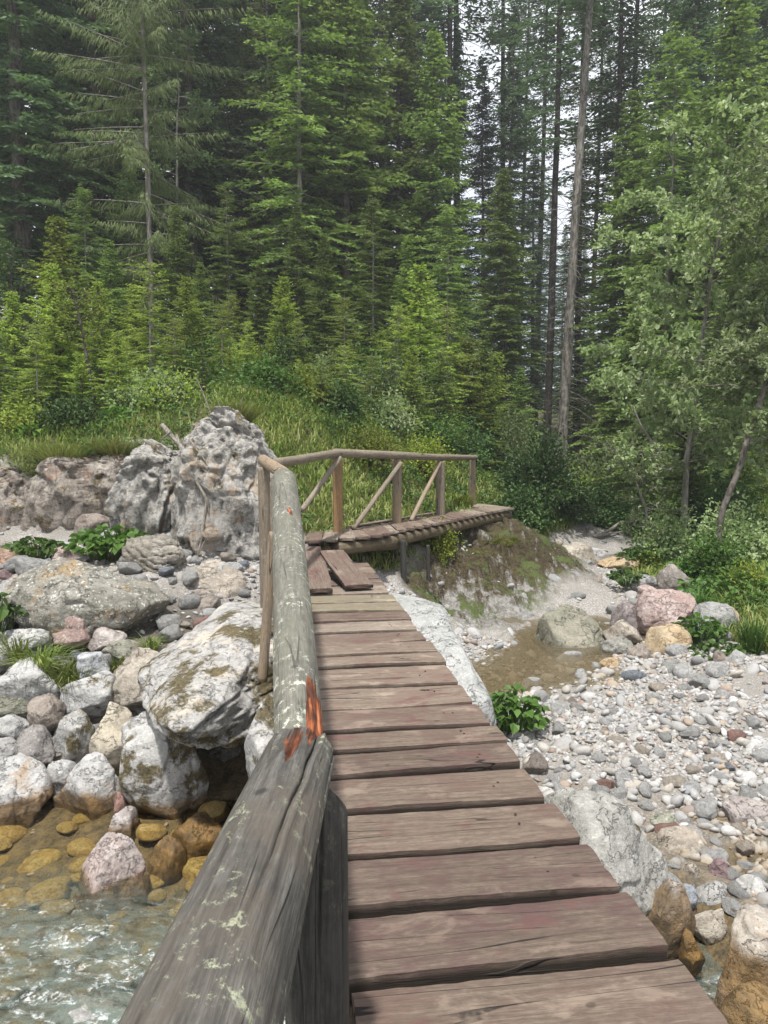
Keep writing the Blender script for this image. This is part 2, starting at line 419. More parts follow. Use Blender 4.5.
def axis(lo, hi, fa, fb, st):
    a = list(np.arange(fa, fb, st)); s = st
    while a[-1] < hi: s *= 1.12; a.append(a[-1] + s)
    s = st; b = [a[0]]
    while b[-1] > lo: s *= 1.12; b.append(b[-1] - s)
    return np.clip(np.array(b[:0:-1] + a), lo, hi)
def ground_detail(X, Y):
    q = np.stack([X, Y, np.zeros(X.shape)], -1)
    near = np.exp(-np.maximum(Y - 20, 0) / 15)
    return (0.10 * fbm(q * 0.9, 4, 1) + 0.05 * ridged(q * 2.2, 3, 3)) * (0.4 + 0.6 * near)
def build_ground():
    xs = axis(-200, 200, -6.5, 7, 0.055); ys = axis(-60, 260, 1.5, 20, 0.055)
    X, Y = np.meshgrid(xs, ys)
    Z = terr(X, Y); V_ = veg(X, Y)
    Z = Z + ground_detail(X, Y)
    gx, gy = np.gradient(terr(X, Y), xs, axis=1), np.gradient(terr(X, Y), ys, axis=0)
    slope = np.hypot(gx, gy)
    q = np.stack([X, Y, Z], -1)
    rocky = sstep(0.55, 1.1, slope) * np.where((X > -2.2) & (Y > 11), 0.0, 1.0)
    bp = np.array([P(*a)[:2] for a in [(450, 520, 13.0), (515, 512, 15.0), (560, 535, 15.2), (604, 566, 13.4), (560, 600, 11.9), (500, 648, 9.7), (425, 640, 9.9), (395, 580, 10.4)]])
    sdb = poly_sd(bp, X, Y); bank = sstep(0.35, -0.25, sdb + 0.25 * fbm(np.stack([X, Y, X * 0], -1) * 2, 3, 4)) * (Y < 16)
    qb = np.stack([X, Y, Z], -1); Z = Z + bank * (0.10 * ridged(qb * (3.2, 1.3, 1.3) + 4, 4, 21) - 0.05 * ridged(qb * (8, 5, 5), 3, 22)) * (Y < 16)
    rocky = np.maximum(rocky, bank)
    Z = Z + rocky * (0.16 * ridged(q * (1.6, 1.6, 0.7), 4, 8) + 0.06 * fbm(q * 7, 3, 9))
    V_ = V_ * (1 - bank)
    V_ = V_ * (1 - (X < -2.2) * sstep(0.75, 1.2, slope + 0.4 * fbm(q * 2, 3, 12)) * (Y < 22))
    ny, nx = X.shape
    V = np.stack([X, Y, Z], -1).reshape(-1, 3)
    i = np.arange(nx * ny).reshape(ny, nx)
    Fc = np.stack([i[:-1, :-1], i[:-1, 1:], i[1:, 1:], i[1:, :-1]], -1).reshape(-1, 4)
    me = mesh_np('ground', V, [Fc], True, {'veg': V_.ravel(), 'rocky': rocky.ravel(), 'bank': bank.ravel(), 'gap_shade': (sstep(0.15, -0.25, X - (0.75 - 0.144 * Y)) * sstep(8.6, 7.6, Y) * sstep(-6, -4.5, X)).ravel()})
    t = NT('ground')
    pos = t.n('ShaderNodeNewGeometry').outputs['Position']
    va = t.n('ShaderNodeAttribute', attribute_name='veg').outputs['Fac']
    ra = t.n('ShaderNodeAttribute', attribute_name='rocky').outputs['Fac']
    n1 = t.noise(pos, 1.2, 5); n2 = t.noise(pos, 12, 6, 0.7); n3 = t.noise(pos, 70, 4, 0.7)
    vo = t.voro(pos, 42); voc = t.voro(pos, 42, out='Color')
    grit = t.mix(t.ramp(n3, 0.3, 0.7), (0.15, 0.14, 0.125), (0.31, 0.30, 0.28))
    sepc = t.n('ShaderNodeSeparateColor'); t.l(voc, sepc.inputs[0])
    stones = t.cr(sepc.outputs[0], [(0.0, (0.46, 0.45, 0.43)), (0.4, (0.33, 0.32, 0.31)), (0.7, (0.30, 0.24, 0.20)), (1.0, (0.5, 0.48, 0.45))])
    sand = t.mix(t.ramp(n1, 0.45, 0.62), t.mix(t.ramp(vo, 0.3, 0.6), stones, grit), t.mix(0.3, grit, (0.26, 0.235, 0.205)))
    soil = t.mix(t.ramp(n2, 0.35, 0.65), (0.030, 0.034, 0.012), (0.085, 0.095, 0.028))
    soil = t.mix(t.ramp(n1, 0.5, 0.68, 0, 0.6), soil, (0.075, 0.052, 0.03))
    rk = t.mix(t.ramp(t.noise(t.mapping(pos, (5, 5, 2)), 1.5, 7, 0.7), 0.36, 0.66), (0.40, 0.38, 0.35), (0.13, 0.115, 0.095))
    rk = t.mix(t.ramp(t.noise(pos, 3.1, 6, 0.7), 0.5, 0.62, 0, 0.8), rk, (0.09, 0.075, 0.028))
    ba = t.n('ShaderNodeAttribute', attribute_name='bank').outputs['Fac']
    st = t.noise(t.mapping(pos, (1.2, 1.2, 1.2), rot=(0, 0, 0.5)), 1.6, 7, 0.72, 0.5)
    st2 = t.noise(t.mapping(pos, (9, 2.0, 2.0), rot=(0, 0, -0.7)), 1.0, 6, 0.7)
    sz = t.n('ShaderNodeSeparateXYZ'); t.l(pos, sz.inputs[0])
    hi = t.ramp(sz.outputs[2], -1.15, -0.4, -0.07, 0.09)
    mb = t.mix(t.ramp(n2, 0.3, 0.7), (0.018, 0.016, 0.010), (0.075, 0.055, 0.028))
    mb = t.mix(t.ramp(st, 0.5, 0.62, 0, 0.8), mb, (0.075, 0.10, 0.03))
    bk = t.mix(t.ramp(t.math('ADD', t.math('ADD', t.math('MULTIPLY', st, 0.5), t.math('MULTIPLY', st2, 0.5)), hi), 0.45, 0.56), t.mix(t.ramp(n2, 0.35, 0.65), (0.27, 0.26, 0.24), (0.11, 0.105, 0.09)), mb)
    rk = t.mix(ba, rk, bk)
    col = t.mix(ra, sand, rk)
    col = t.mix(t.ramp(va, 0.25, 0.75), col, soil)
    sa = t.n('ShaderNodeAttribute', attribute_name='gap_shade').outputs['Fac']
    col = t.mix(t.math('MULTIPLY', sa, 0.9), col, t.mix(t.ramp(n2, 0.3, 0.7), (0.05, 0.043, 0.034), (0.12, 0.105, 0.085)))  # shade of the gaps and hollow among the left boulders, put into the ground colour
    # deep wet parts
    sx = t.n('ShaderNodeSeparateXYZ'); t.l(pos, sx.inputs[0])
    wl = t.ramp(sx.outputs[2], -1.16, -1.02, 1.0, 0.0)
    col = t.mix(t.math('MULTIPLY', wl, t.math('SUBTRACT', 1.0, va)), col, t.mix(t.ramp(n2, 0.3, 0.7), (0.16, 0.115, 0.055), (0.055, 0.045, 0.03)))
    h = t.math('ADD', t.math('MULTIPLY', n2, 0.8), t.math('MULTIPLY', t.math('SUBTRACT', 1.0, vo), 0.6))
    g = link('ground', me, t.done(t.pbr(col, 0.9, t.bump(h, 0.9, 0.03), 0.2)))
    tag(g, 'stony stream bed, earth banks and forest floor', 'ground', kind='structure')
build_ground()

# ------------------------------------------------------------------ rocks
def rock_verts(seed, lvl=5, facets=11, rough=0.17, fine=0.038, sharp=0.022, strata=0.0, lo=0.54, hi=0.9):
    D, Fc = ico(lvl)
    r_ = np.random.default_rng(seed)
    n = nrm(r_.normal(size=(facets, 3))); c = r_.uniform(lo, hi, facets)
    dots = D @ n.T
    rad = np.where(dots > 0.05, c[None] / np.maximum(dots, 0.05), 9.0)
    k = 1 / sharp
    r = -np.log(np.exp(-k * rad).sum(1) + np.exp(-k * 1.0)) / k
    Pp = D * r[:, None]
    o = r_.uniform(-50, 50, 3)
    disp = rough * fbm(Pp * 1.5 + o, 3, seed % 91) + fine * 1.4 * ridged(Pp * 4.2 + o, 4, seed % 83) * (0.5 + 0.5 * fbm(Pp * 2 + o + 9, 2, 4)) + fine * 0.5 * fbm(Pp * 15 + o, 3, seed % 71)
    if lvl >= 5:
        c1 = vn(Pp * 1.9 + o + 3, seed % 67); c2 = vn(Pp * 3.7 + o + 8, seed % 59)
        disp = disp - 0.045 * np.exp(-(c1 / 0.035) ** 2) - 0.022 * np.exp(-(c2 / 0.05) ** 2) + 0.03 * np.tanh(c1 * 14)
    if strata:
        ax = nrm(np.array([0.5, -0.25, 1.0])); u = Pp @ ax * 7 + 1.2 * fbm(Pp * 2 + o, 3, 3)
        fr = u - np.floor(u); disp = disp + strata * (sstep(0, 0.25, fr) - 0.75)
    Pp = Pp * (1 + disp)[:, None]
    mx = Pp.max(0); mn = Pp.min(0)
    Pp = (Pp - (mx + mn) / 2) / ((mx - mn) / 2)
    return Pp, Fc

def rock_at(name, label, box, mat, seed, d=None, depth=1.0, lvl=5, group=None, cat='boulder', rot=0.0, sink=0.12, kw={}, dz=0):
    """box: x0,y0,x1,y1 of the visible stone in the photograph; it stands on the ground where its foot is seen"""
    x0, y0, x1, y1 = box
    cx = (x0 + x1) / 2
    if d is None:
        h = hit(cx, y1); df = h[1]
    else: df = d
    w = (x1 - x0) / F * df
    dep = depth * 0.5 * (w + (y1 - y0) / F * df)
    dc = df + dep * 0.4
    a = P(x0, (y0 + y1) / 2, dc); b = P(x1, (y0 + y1) / 2, dc); tp = P(cx, y0, dc); bt = P(cx, y1, dc)
    hz = (tp[2] - bt[2]) / 2; zc = (tp[2] + bt[2]) / 2 - sink * hz; hz = hz * (1 + sink)
    V, Fc = rock_verts(seed, lvl, **kw)
    V = V * np.array([(b[0] - a[0]) / 2, dep / 2, hz])
    cs = np.array([(a[0] + b[0]) / 2, dc, zc + dz])
    o = link(name, mesh_np(name, V, [Fc], True), mat, None, cs)
    if rot: o.rotation_euler = (0, rot, 0)
    tag(o, label, cat, group)
    return o

PALE = ((0.42, 0.415, 0.40), (0.52, 0.51, 0.49))
GREY = ((0.31, 0.305, 0.29), (0.42, 0.41, 0.39))
WARM = ((0.36, 0.31, 0.255), (0.47, 0.43, 0.36))
GREEN = ((0.20, 0.20, 0.155), (0.30, 0.29, 0.235))
PINK = ((0.37, 0.265, 0.235), (0.48, 0.41, 0.38))
BROWN = ((0.24, 0.20, 0.17), (0.33, 0.29, 0.25))
M_pale = mat_rock(*PALE, moss=0.0)
M_palemoss = mat_rock(*PALE, moss=0.45, wet=-1.16)
M_palewet = mat_rock(*PALE, wet=-1.10, patch=(0.30, 0.2, 0.12))
M_grey = mat_rock(*GREY)
M_greymoss = mat_rock(*GREY, moss=0.3)
M_warm = mat_rock(*WARM)
M_green = mat_rock(*GREEN, dark=0.3, lichen=0.15)
M_pink = mat_rock(*PINK, lichen=0.5)
M_brown = mat_rock(*BROWN, lichen=0.2)
M_speck = mat_rock((0.21, 0.20, 0.165), (0.34, 0.325, 0.285), lichen=0.8, patch=(0.27, 0.19, 0.10), dark=0.3)
M_redwhite = mat_rock((0.40, 0.32, 0.29), (0.50, 0.45, 0.43), patch=(0.48, 0.20, 0.09), wet=-1.24)
M_ochre = mat_rock((0.42, 0.30, 0.17), (0.48, 0.40, 0.28), dark=0.25)
M_crag = mat_rock((0.33, 0.315, 0.285), (0.46, 0.445, 0.415), moss=0.16, lichen=0.4, dark=0.7, patch=(0.32, 0.25, 0.18), fine=1.2)
M_wall = mat_rock((0.25, 0.215, 0.18), (0.40, 0.36, 0.315), moss=0.2, lichen=0.3, dark=0.6, patch=(0.28, 0.18, 0.13), fine=1.1)
M_wetdark = mat_rock((0.16, 0.12, 0.06), (0.24, 0.18, 0.10), lichen=0.0, wet=-0.9)
M_strata = mat_rock((0.26, 0.235, 0.19), (0.40, 0.37, 0.32), strat=0.7, lichen=0.2)
M_teal = mat_rock((0.16, 0.27, 0.28), (0.22, 0.34, 0.34), dark=0.15, lichen=0.0)
M_red = mat_rock((0.25, 0.145, 0.12), (0.31, 0.20, 0.17), dark=0.15, lichen=0.0)
M_plum = mat_rock((0.17, 0.115, 0.115), (0.24, 0.175, 0.17), lichen=0.3)
M_blue = mat_rock((0.20, 0.22, 0.25), (0.29, 0.31, 0.33), lichen=0.0)
M_mossrock = mat_rock((0.33, 0.31, 0.27), (0.44, 0.41, 0.36), moss=0.75, strat=0.5, patch=(0.20, 0.11, 0.05))

rk = rock_at
# --- left bank
rk('boulder', 'huge speckled grey green boulder with white lichen dots on the left bank', (4, 560, 168, 652), M_speck, 11, lvl=6, depth=0.85, kw=dict(facets=7, rough=0.12, fine=0.04))
rk('boulder', 'tall pale boulder with dark moss on its right side next to the black hollow', (117, 698, 211, 836), M_palemoss, 22, lvl=6, d=5.3, depth=0.8, kw=dict(facets=9, rough=0.12, fine=0.03))
rk('boulder', 'rounded grey boulder with an ochre stained foot at the stream edge', (54, 754, 127, 845), M_palewet, 23, d=5.35, depth=0.8, lvl=6, kw=dict(rough=0.12))
rk('boulder', 'large pale boulder at the stream, cut off by the left picture edge', (-42, 760, 51, 856), M_palewet, 24, d=5.2, lvl=6, kw=dict(facets=6, rough=0.1))
rk('boulder', 'cream coloured pitted upright stone wedged between two pale boulders', (90, 707, 133, 770), mat_rock((0.44, 0.39, 0.30), (0.52, 0.47, 0.38), dark=0.45), 25, d=5.75)
rk('boulder', 'grey angular stone with a dark moss stain left of the cream stone', (52, 714, 95, 766), M_greymoss, 26, d=5.9, kw=dict(facets=6))
rk('boulder', 'pale grey boulder below the grass tuft near the left edge', (4, 659, 70, 708), M_pale, 27, d=6.3)
rk('boulder', 'pale triangular boulder with a mossy underside above the cream stone', (64, 671, 117, 716), mat_rock(*PALE, moss=0.25), 28, d=6.25)
rk('stone', 'flat olive brown stone at the left edge above the pile', (-22, 693, 37, 724), M_green, 29, d=6.15, cat='rock')
rk('stone', 'brownish pink leaning stone in the left pile', (28, 696, 64, 735), M_brown, 30, d=6.0, cat='rock')
rk('stone', 'small pale oval stone at the left edge of the pile', (-12, 713, 28, 738), M_pale, 31, d=5.9, cat='rock')
rk('stone', 'rounded grey brown stone low in the left pile', (14, 726, 56, 764), mat_rock((0.27, 0.25, 0.235), (0.36, 0.34, 0.32)), 32, d=5.8, cat='rock')
rk('stone', 'dark grey stone in shade at the left edge of the pile', (-22, 737, 17, 768), M_grey, 33, d=5.75, cat='rock')
rk('stone', 'small white lumpy stone squeezed between two large boulders at the stream', (48, 760, 78, 797), M_pale, 34, d=5.6, cat='rock')
rk('stone', 'small pinkish white angular stone at the waterline', (106, 807, 139, 845), mat_rock((0.40, 0.35, 0.33), (0.5, 0.47, 0.45), wet=-1.16), 35, d=5.05, cat='rock', kw=dict(facets=6))
rk('stone', 'reddish brown little stone tucked under the tall pale boulder', (112, 793, 128, 819), M_red, 36, d=5.3, cat='rock', lvl=4)
rk('boulder', 'pinkish white boulder with orange rust patches standing in the running water', (75, 838, 149, 930), M_redwhite, 37, d=4.35, lvl=6, kw=dict(fine=0.06, rough=0.12, facets=8, lo=0.66))
rk('stone', 'dark brown wet stone in the stream beside the rail', (170, 816, 236, 872), M_wetdark, 38, d=4.9, cat='rock')
rk('stone', 'thin tilted brown wet stone right of the rust patched boulder', (148, 838, 186, 884), mat_rock((0.26, 0.19, 0.11), (0.36, 0.29, 0.2), wet=-1.1), 39, d=4.7, cat='rock', kw=dict(facets=5))
rk('boulder', 'grey boulder top showing at the bottom picture edge beside the near rail', (48, 1000, 150, 1075), M_grey, 40, d=3.3)
rk('boulder', 'low beige boulder leaning against the big pale slab', (108, 648, 172, 712), M_warm, 41, d=6.3)
rk('stone', 'flat pinkish brown stone lying on the rounded tan boulder near the corner post', (172, 589, 220, 626), M_brown, 42, d=7.9, cat='rock')
rk('boulder', 'rounded tan boulder at the foot of the crag', (176, 562, 250, 612), M_warm, 43, d=8.3, depth=0.9)
rk('stone', 'pink brick coloured stone in the grass in front of the huge speckled boulder', (54, 614, 93, 645), M_pink, 44, d=7.0, cat='rock')
rk('stone', 'flat greenish stone behind the small grass tuft on the left bank', (95, 640, 142, 664), M_green, 45, d=6.8, cat='rock')
rk('stone', 'pale pink angular stone below the huge speckled boulder', (86, 627, 126, 652), mat_rock((0.40, 0.34, 0.31), (0.5, 0.46, 0.43)), 46, d=6.95, cat='rock')
rk('stone', 'long pale slab lying at the left edge below the huge speckled boulder', (-30, 628, 54, 664), M_pale, 47, d=6.8, cat='rock', rot=-0.15)
rk('stone', 'pale blue grey stone in the grass left of the beige boulder', (78, 652, 112, 682), mat_rock((0.38, 0.39, 0.41), (0.5, 0.5, 0.51)), 48, d=6.5, cat='rock')
rk('boulder', 'dark layered slaty rock right of the leafy plants', (126, 533, 192, 600), M_strata, 49, d=8.7, kw=dict(strata=0.16, facets=6, fine=0.05), lvl=6)
rk('stone', 'tan rounded stone at the foot of the rock wall with a grass tuft beside it', (113, 522, 142, 544), M_warm, 50, d=10.3, cat='rock')
rk('stone', 'brownish grey stone at the foot of the left rock wall', (72, 513, 113, 541), M_brown, 51, d=10.4, cat='rock')
rk('stone', 'reddish brown stone at the left edge behind the huge speckled boulder', (-10, 546, 27, 575), mat_rock((0.33, 0.21, 0.15), (0.4, 0.30, 0.24)), 52, d=9.0, cat='rock')
rk('stone', 'flat pink slab between the two leafy plants', (52, 545, 86, 562), M_pink, 53, d=9.2, cat='rock')
rk('stone', 'thin dark plum stone at the left edge above the speckled boulder', (-12, 568, 22, 586), M_plum, 54, d=8.6, cat='rock')
rk('stone', 'small speckled pebbly stone lodged under the big pale slab', (158, 692, 178, 716), M_greymoss, 55, d=5.9, cat='rock', lvl=4)
rk('stone', 'small round grey brown stone lodged beside the black hollow', (171, 700, 199, 722), M_brown, 56, d=5.75, cat='rock', lvl=4)
# the big slab left of the bridge
def slab_left():
    V, Fc = rock_verts(61, 6, facets=7, rough=0.16, fine=0.055, sharp=0.09, lo=0.7)
    a = P(232, 606, 7.9); b = P(226, 668, 5.5)
    ax = nrm(b - a); side = nrm(np.cross(ax, (0, 0, 1))); up = np.cross(side, ax)
    c = (a + b) / 2 + np.array([0.06, 0, -0.20])
    W = V[:, :1] * ax * 1.95 + V[:, 1:2] * side * 0.82 * (1 - 0.10 * V[:, :1]) + V[:, 2:3] * up * 0.40
    # hollow: underside is cut away towards the stream
    o = link('slab_rock', mesh_np('slab_rock', W, [Fc], True), mat_rock((0.38, 0.37, 0.35), (0.49, 0.475, 0.455), moss=0.42, lichen=0.2, patch=(0.45, 0.40, 0.33), dark=0.45), None, c)
    tag(o, 'largest pale slab of rock with brown moss patches under the left side of the bridge', 'boulder')
slab_left()
rk('boulder', 'pale rock shoulder under the bridge to the right of the black hollow', (246, 700, 330, 860), M_palemoss, 62, d=4.6, lvl=6)
rk('boulder', 'dark shaded boulder deep inside the black hollow', (196, 735, 262, 800), mat_rock((0.16, 0.15, 0.13), (0.22, 0.2, 0.18), moss=0.3), 63, d=6.0)  # the hollow's shade is put into this darker stone colour
# crags
def crag(label, pts, seed, dims_y, d, box=0.8, tp_=0.22, mat=None):
    V, Fc = rock_verts(seed, 7 if d < 11 else 6, facets=14, rough=0.12, fine=0.02, sharp=0.012, lo=0.55, hi=0.9)
    x0, y0, x1, y1 = pts
    a = P(x0, y1, d); b = P(x1, y0, d)
    hx = (b[0] - a[0]) / 2; hz = (b[2] - a[2]) / 2
    V = np.sign(V) * np.abs(V) ** np.array([box, box, box * 0.9])
    W = V * np.array([hx, dims_y, hz])
    # taper to a crest and add vertical ribs
    tpr = 1 - tp_ * np.clip(V[:, 2], 0, 1) ** 1.5
    W[:, 0] = W[:, 0] * tpr + 0.12 * hz * V[:, 2] * (1 if seed % 2 else -0.4)
    W[:, 1] *= tpr
    q = W + seed
    W = W + nrm(V * (1, 1, 0.3)) * (0.10 * fbm(q * (1.3, 1.3, 0.9), 2, seed) + 0.050 * np.tanh(9 * vn(q * (2.3, 2.3, 1.5) + 0.25 * fbm(q * 5, 2, 3)[:, None], seed + 1)) + 0.040 * np.tanh(10 * vn(q * (5.1, 5.1, 3.3), seed + 2)) + 0.026 * np.tanh(6 * vn(q * (11, 11, 7.5), seed + 3)) + 0.015 * ridged(q * 22, 2, 2))[:, None]
    cz = vn(q * (1.7, 1.7, 1.0) + 5, seed); cy = vn(q * (3.6, 3.6, 2.0) + 9, seed + 4)
    W = W - nrm(V * (1, 1, 0.3)) * (0.10 * np.exp(-(cz / 0.035) ** 2) + 0.07 * np.exp(-(cy / 0.05) ** 2))[:, None]
    o = link('rock_crag', mesh_np('rock_crag', W, [Fc], True), mat or M_crag, None, ((a[0] + b[0]) / 2, d, (a[2] + b[2]) / 2))
    tag(o, label, 'crag')
crag('stout pale crag with an orange streak left of the dark cleft', (124, 440, 200, 590), 71, 0.85, 10.7, box=0.62)
crag('taller jagged grey crag right of the dark cleft with grass on top', (188, 411, 276, 605), 72, 0.9, 10.1, box=0.62, tp_=0.25)
crag('rubbly rock wall below the grassy bank at the far left', (-200, 468, 62, 560), 73, 0.7, 11.5, box=0.55, tp_=0.2, mat=M_wall)
crag('rubbly rock wall with reddish seams between the far left wall and the stout crag', (40, 460, 152, 560), 75, 0.7, 11.5, box=0.55, tp_=0.2, mat=M_wall)
crag('broken rock face behind the first railing posts, half grown over', (255, 472, 345, 590), 76, 0.4, 12.2, box=0.6, mat=M_mossrock)
# rock beside / below the bridge on the right
def side_boulder():
    V, Fc = rock_verts(81, 6, facets=6, rough=0.08, fine=0.03, sharp=0.07)
    a = P(385, 586, 9.0); b = P(462, 690, 5.5)
    ax = nrm(b - a); side = nrm(np.cross(ax, (0, 0, 1))); up = np.cross(side, ax)
    c = (a + b) / 2 + np.array([-0.06, 0.30, -0.40])
    W = V[:, :1] * ax * 1.75 + V[:, 1:2] * side * 0.70 + V[:, 2:3] * up * 0.52
    o = link('boulder', mesh_np('boulder', W, [Fc], True), mat_rock((0.37, 0.375, 0.36), (0.47, 0.47, 0.455), dark=0.3), None, c)
    tag(o, 'long smooth pale grey boulder along the right edge of the bridge deck', 'boulder')
side_boulder()
rk('boulder', 'flat cracked grey slab beside the near right edge of the bridge deck', (520, 796, 668, 905), mat_rock((0.33, 0.325, 0.295), (0.42, 0.41, 0.38), moss=0.12), 82, d=3.75, depth=1.3, lvl=6, kw=dict(facets=5, sharp=0.012, fine=0.025, rough=0.06, lo=0.6))
# --- right side
rk('boulder', 'greenish grey block standing in the shallow pool', (533, 606, 608, 660), mat_rock((0.22, 0.22, 0.165), (0.33, 0.30, 0.24), lichen=0.1, dark=0.25), 83, d=9.3, lvl=6, kw=dict(facets=7, sharp=0.03, rough=0.08, fine=0.02))
rk('boulder', 'big salmon pink boulder with white flecks among the rocks on the right', (635, 590, 698, 642), M_pink, 84, d=9.7, lvl=6)
rk('boulder', 'rounded ochre boulder in front of the salmon pink one', (645, 624, 694, 670), M_ochre, 85, d=8.7, kw=dict(facets=6, rough=0.1, fine=0.02))
rk('stone', 'mauve grey stone left of the salmon pink boulder', (612, 601, 638, 632), mat_rock((0.28, 0.24, 0.23), (0.36, 0.32, 0.31)), 86, d=9.9, cat='rock')
rk('stone', 'long beige stone lying left of the ochre boulder', (604, 620, 642, 648), M_warm, 87, d=9.4, cat='rock', rot=0.3)
rk('stone', 'greenish grey angular stone at the right end of the pool', (600, 635, 634, 664), mat_rock((0.24, 0.24, 0.2), (0.34, 0.33, 0.3)), 88, d=9.0, cat='rock', kw=dict(facets=5, sharp=0.03))
rk('stone', 'brownish grey triangular stone touching the ochre boulder', (628, 643, 652, 670), M_brown, 89, d=8.55, cat='rock')
rk('stone', 'small orange beige stone at the pool edge', (598, 657, 620, 674), M_ochre, 90, d=8.4, cat='rock', lvl=4)
rk('boulder', 'grey brown humped boulder behind the salmon pink one', (657, 563, 694, 598), mat_rock((0.28, 0.25, 0.22), (0.37, 0.34, 0.31)), 91, d=11.6)
rk('stone', 'flat grey slab right of the salmon pink boulder', (694, 603, 736, 632), M_grey, 92, d=9.6, cat='rock', kw=dict(facets=5, sharp=0.03))
rk('stone', 'small ochre stone at the end of the flat grey slab', (720, 607, 742, 628), M_ochre, 93, d=9.7, cat='rock', lvl=4)
rk('stone', 'low grey stone left of the humped boulder', (631, 574, 662, 594), M_grey, 94, d=12, cat='rock')
rk('stone', 'pinkish round stone just above the salmon pink boulder', (636, 585, 657, 600), M_pink, 95, d=11.3, cat='rock', lvl=4)
rk('stone', 'pale grey conical stone under the leafy plants at the right bank', (719, 651, 753, 682), M_grey, 96, d=7.9, cat='rock')
rk('stone', 'pinkish grey stone near the right edge above the gravel', (732, 669, 764, 697), mat_rock((0.34, 0.29, 0.28), (0.42, 0.38, 0.37)), 97, d=7.6, cat='rock')
rk('stone', 'wide grey mauve stone at the top of the gravel bar', (692, 670, 737, 699), mat_rock((0.32, 0.29, 0.285), (0.41, 0.39, 0.38)), 98, d=7.5, cat='rock')
rk('stone', 'small rounded brown stone below the leafy plants on the right', (711, 650, 727, 669), M_brown, 99, d=8.1, cat='rock', lvl=4)
rk('stone', 'pinkish flat stone on the sand spit behind the pool', (572, 583, 598, 597), M_pink, 100, d=12.6, cat='rock', lvl=4)
rk('stone', 'tiny brick red stone on the sand spit', (575, 576, 586, 585), mat_rock((0.34, 0.12, 0.09), (0.4, 0.18, 0.14)), 101, d=13.6, cat='rock', lvl=4)
rk('boulder', 'flat tan slab at the far end of the stony bed', (598, 556, 640, 571), M_ochre, 102, d=14.3)
rk('boulder', 'bulging pale rock at the foot of the mossy bank', (540, 543, 600, 580), M_warm, 103, d=14.6, depth=1.1)
rk('boulder', 'whitish rock in the far stream bed below the dark bush', (556, 546, 622, 568), M_pale, 104, d=16.2, depth=0.8)
rk('stone', 'pale yellow oval stone with a dark spot on the gravel bar', (677, 733, 717, 757), mat_rock((0.42, 0.40, 0.30), (0.5, 0.48, 0.38), dark=0.15, lichen=0), 105, d=6.2, cat='rock', kw=dict(facets=3, rough=0.05, fine=0.01))
rk('stone', 'smooth teal stone just below the pale yellow oval one', (690, 753, 711, 770), M_teal, 106, d=5.9, cat='rock', lvl=4, kw=dict(facets=3, rough=0.05, fine=0.008))
rk('stone', 'dark red rounded stone near the right edge of the gravel bar', (731, 749, 751, 769), M_red, 107, d=5.95, cat='rock', lvl=4, kw=dict(facets=3, rough=0.05, fine=0.01))
rk('stone', 'brick coloured stone with a white vein at the right edge', (740, 717, 770, 737), M_red, 108, d=6.6, cat='rock', kw=dict(facets=4, rough=0.06, fine=0.01))
rk('boulder', 'pale rounded boulder at the right edge between two red stones', (733, 742, 800, 782), M_pale, 109, d=5.8)
rk('boulder', 'mauve grey rough boulder half buried in the gravel at the right edge', (718, 797, 770, 842), mat_rock((0.34, 0.30, 0.28), (0.43, 0.40, 0.375)), 110, d=4.95, depth=1.1)
rk('stone', 'greenish pointed stone above the flat cracked slab', (649, 814, 677, 840), mat_rock((0.29, 0.30, 0.23), (0.38, 0.38, 0.3)), 111, d=4.85, cat='rock', kw=dict(facets=6))
rk('boulder', 'beige grey pockmarked boulder on the gravel by the flat cracked slab', (658, 831, 706, 872), M_warm, 112, d=4.55)
rk('stone', 'plum coloured stone on the gravel at the lower right', (697, 861, 733, 895), M_plum, 113, d=4.3, cat='rock')
rk('stone', 'cream stone left of the plum coloured one', (680, 863, 705, 895), M_warm, 114, d=4.3, cat='rock')
rk('stone', 'smooth grey faceted stone below the plum coloured one', (694, 883, 739, 921), M_grey, 115, d=4.1, cat='rock', kw=dict(facets=6, rough=0.05, fine=0.012))
rk('stone', 'white angular stone at the right edge above the largest lower boulder', (730, 876, 770, 917), mat_rock((0.5, 0.49, 0.47), (0.58, 0.57, 0.55), dark=0.15), 116, d=4.1, cat='rock', kw=dict(facets=6, rough=0.05, fine=0.015))
rk('boulder', 'largest boulder at the lower right, pale above and stained ochre at its foot', (700, 908, 812, 1030), mat_rock((0.43, 0.38, 0.32), (0.52, 0.48, 0.43), wet=-0.92, patch=(0.36, 0.27, 0.17)), 117, d=3.3, lvl=6, kw=dict(rough=0.12))
rk('boulder', 'ochre wet boulder with a white cap beside the bridge deck at the lower right', (642, 884, 692, 948), mat_rock((0.45, 0.43, 0.4), (0.52, 0.5, 0.47), wet=-0.84), 118, d=3.7)
rk('stone', 'smooth beige stone leaning right of the ochre wet boulder', (691, 905, 725, 938), M_warm, 119, d=3.85, cat='rock', rot=0.5)
rk('stone', 'narrow brown wet stone standing at the water below the beige one', (679, 932, 704, 974), M_wetdark, 120, d=3.55, cat='rock')
rk('boulder', 'ochre stained rock at the bottom right corner', (712, 996, 830, 1100), mat_rock((0.42, 0.33, 0.2), (0.5, 0.42, 0.3), wet=-0.8), 121, d=2.9)
rk('stone', 'dark blue grey stone in the gap above the ochre wet boulder', (667, 861, 691, 880), M_blue, 122, d=4.5, cat='rock', lvl=4)
rk('stone', 'blue grey oval stone right of the ochre wet boulder', (677, 884, 697, 907), M_blue, 123, d=4.05, cat='rock', lvl=4, rot=0.7)
rk('boulder', 'pale mauve stone mound in the middle of the gravel bar', (674, 783, 724, 818), mat_rock((0.38, 0.35, 0.33), (0.47, 0.45, 0.43)), 124, d=5.25, depth=1.1)
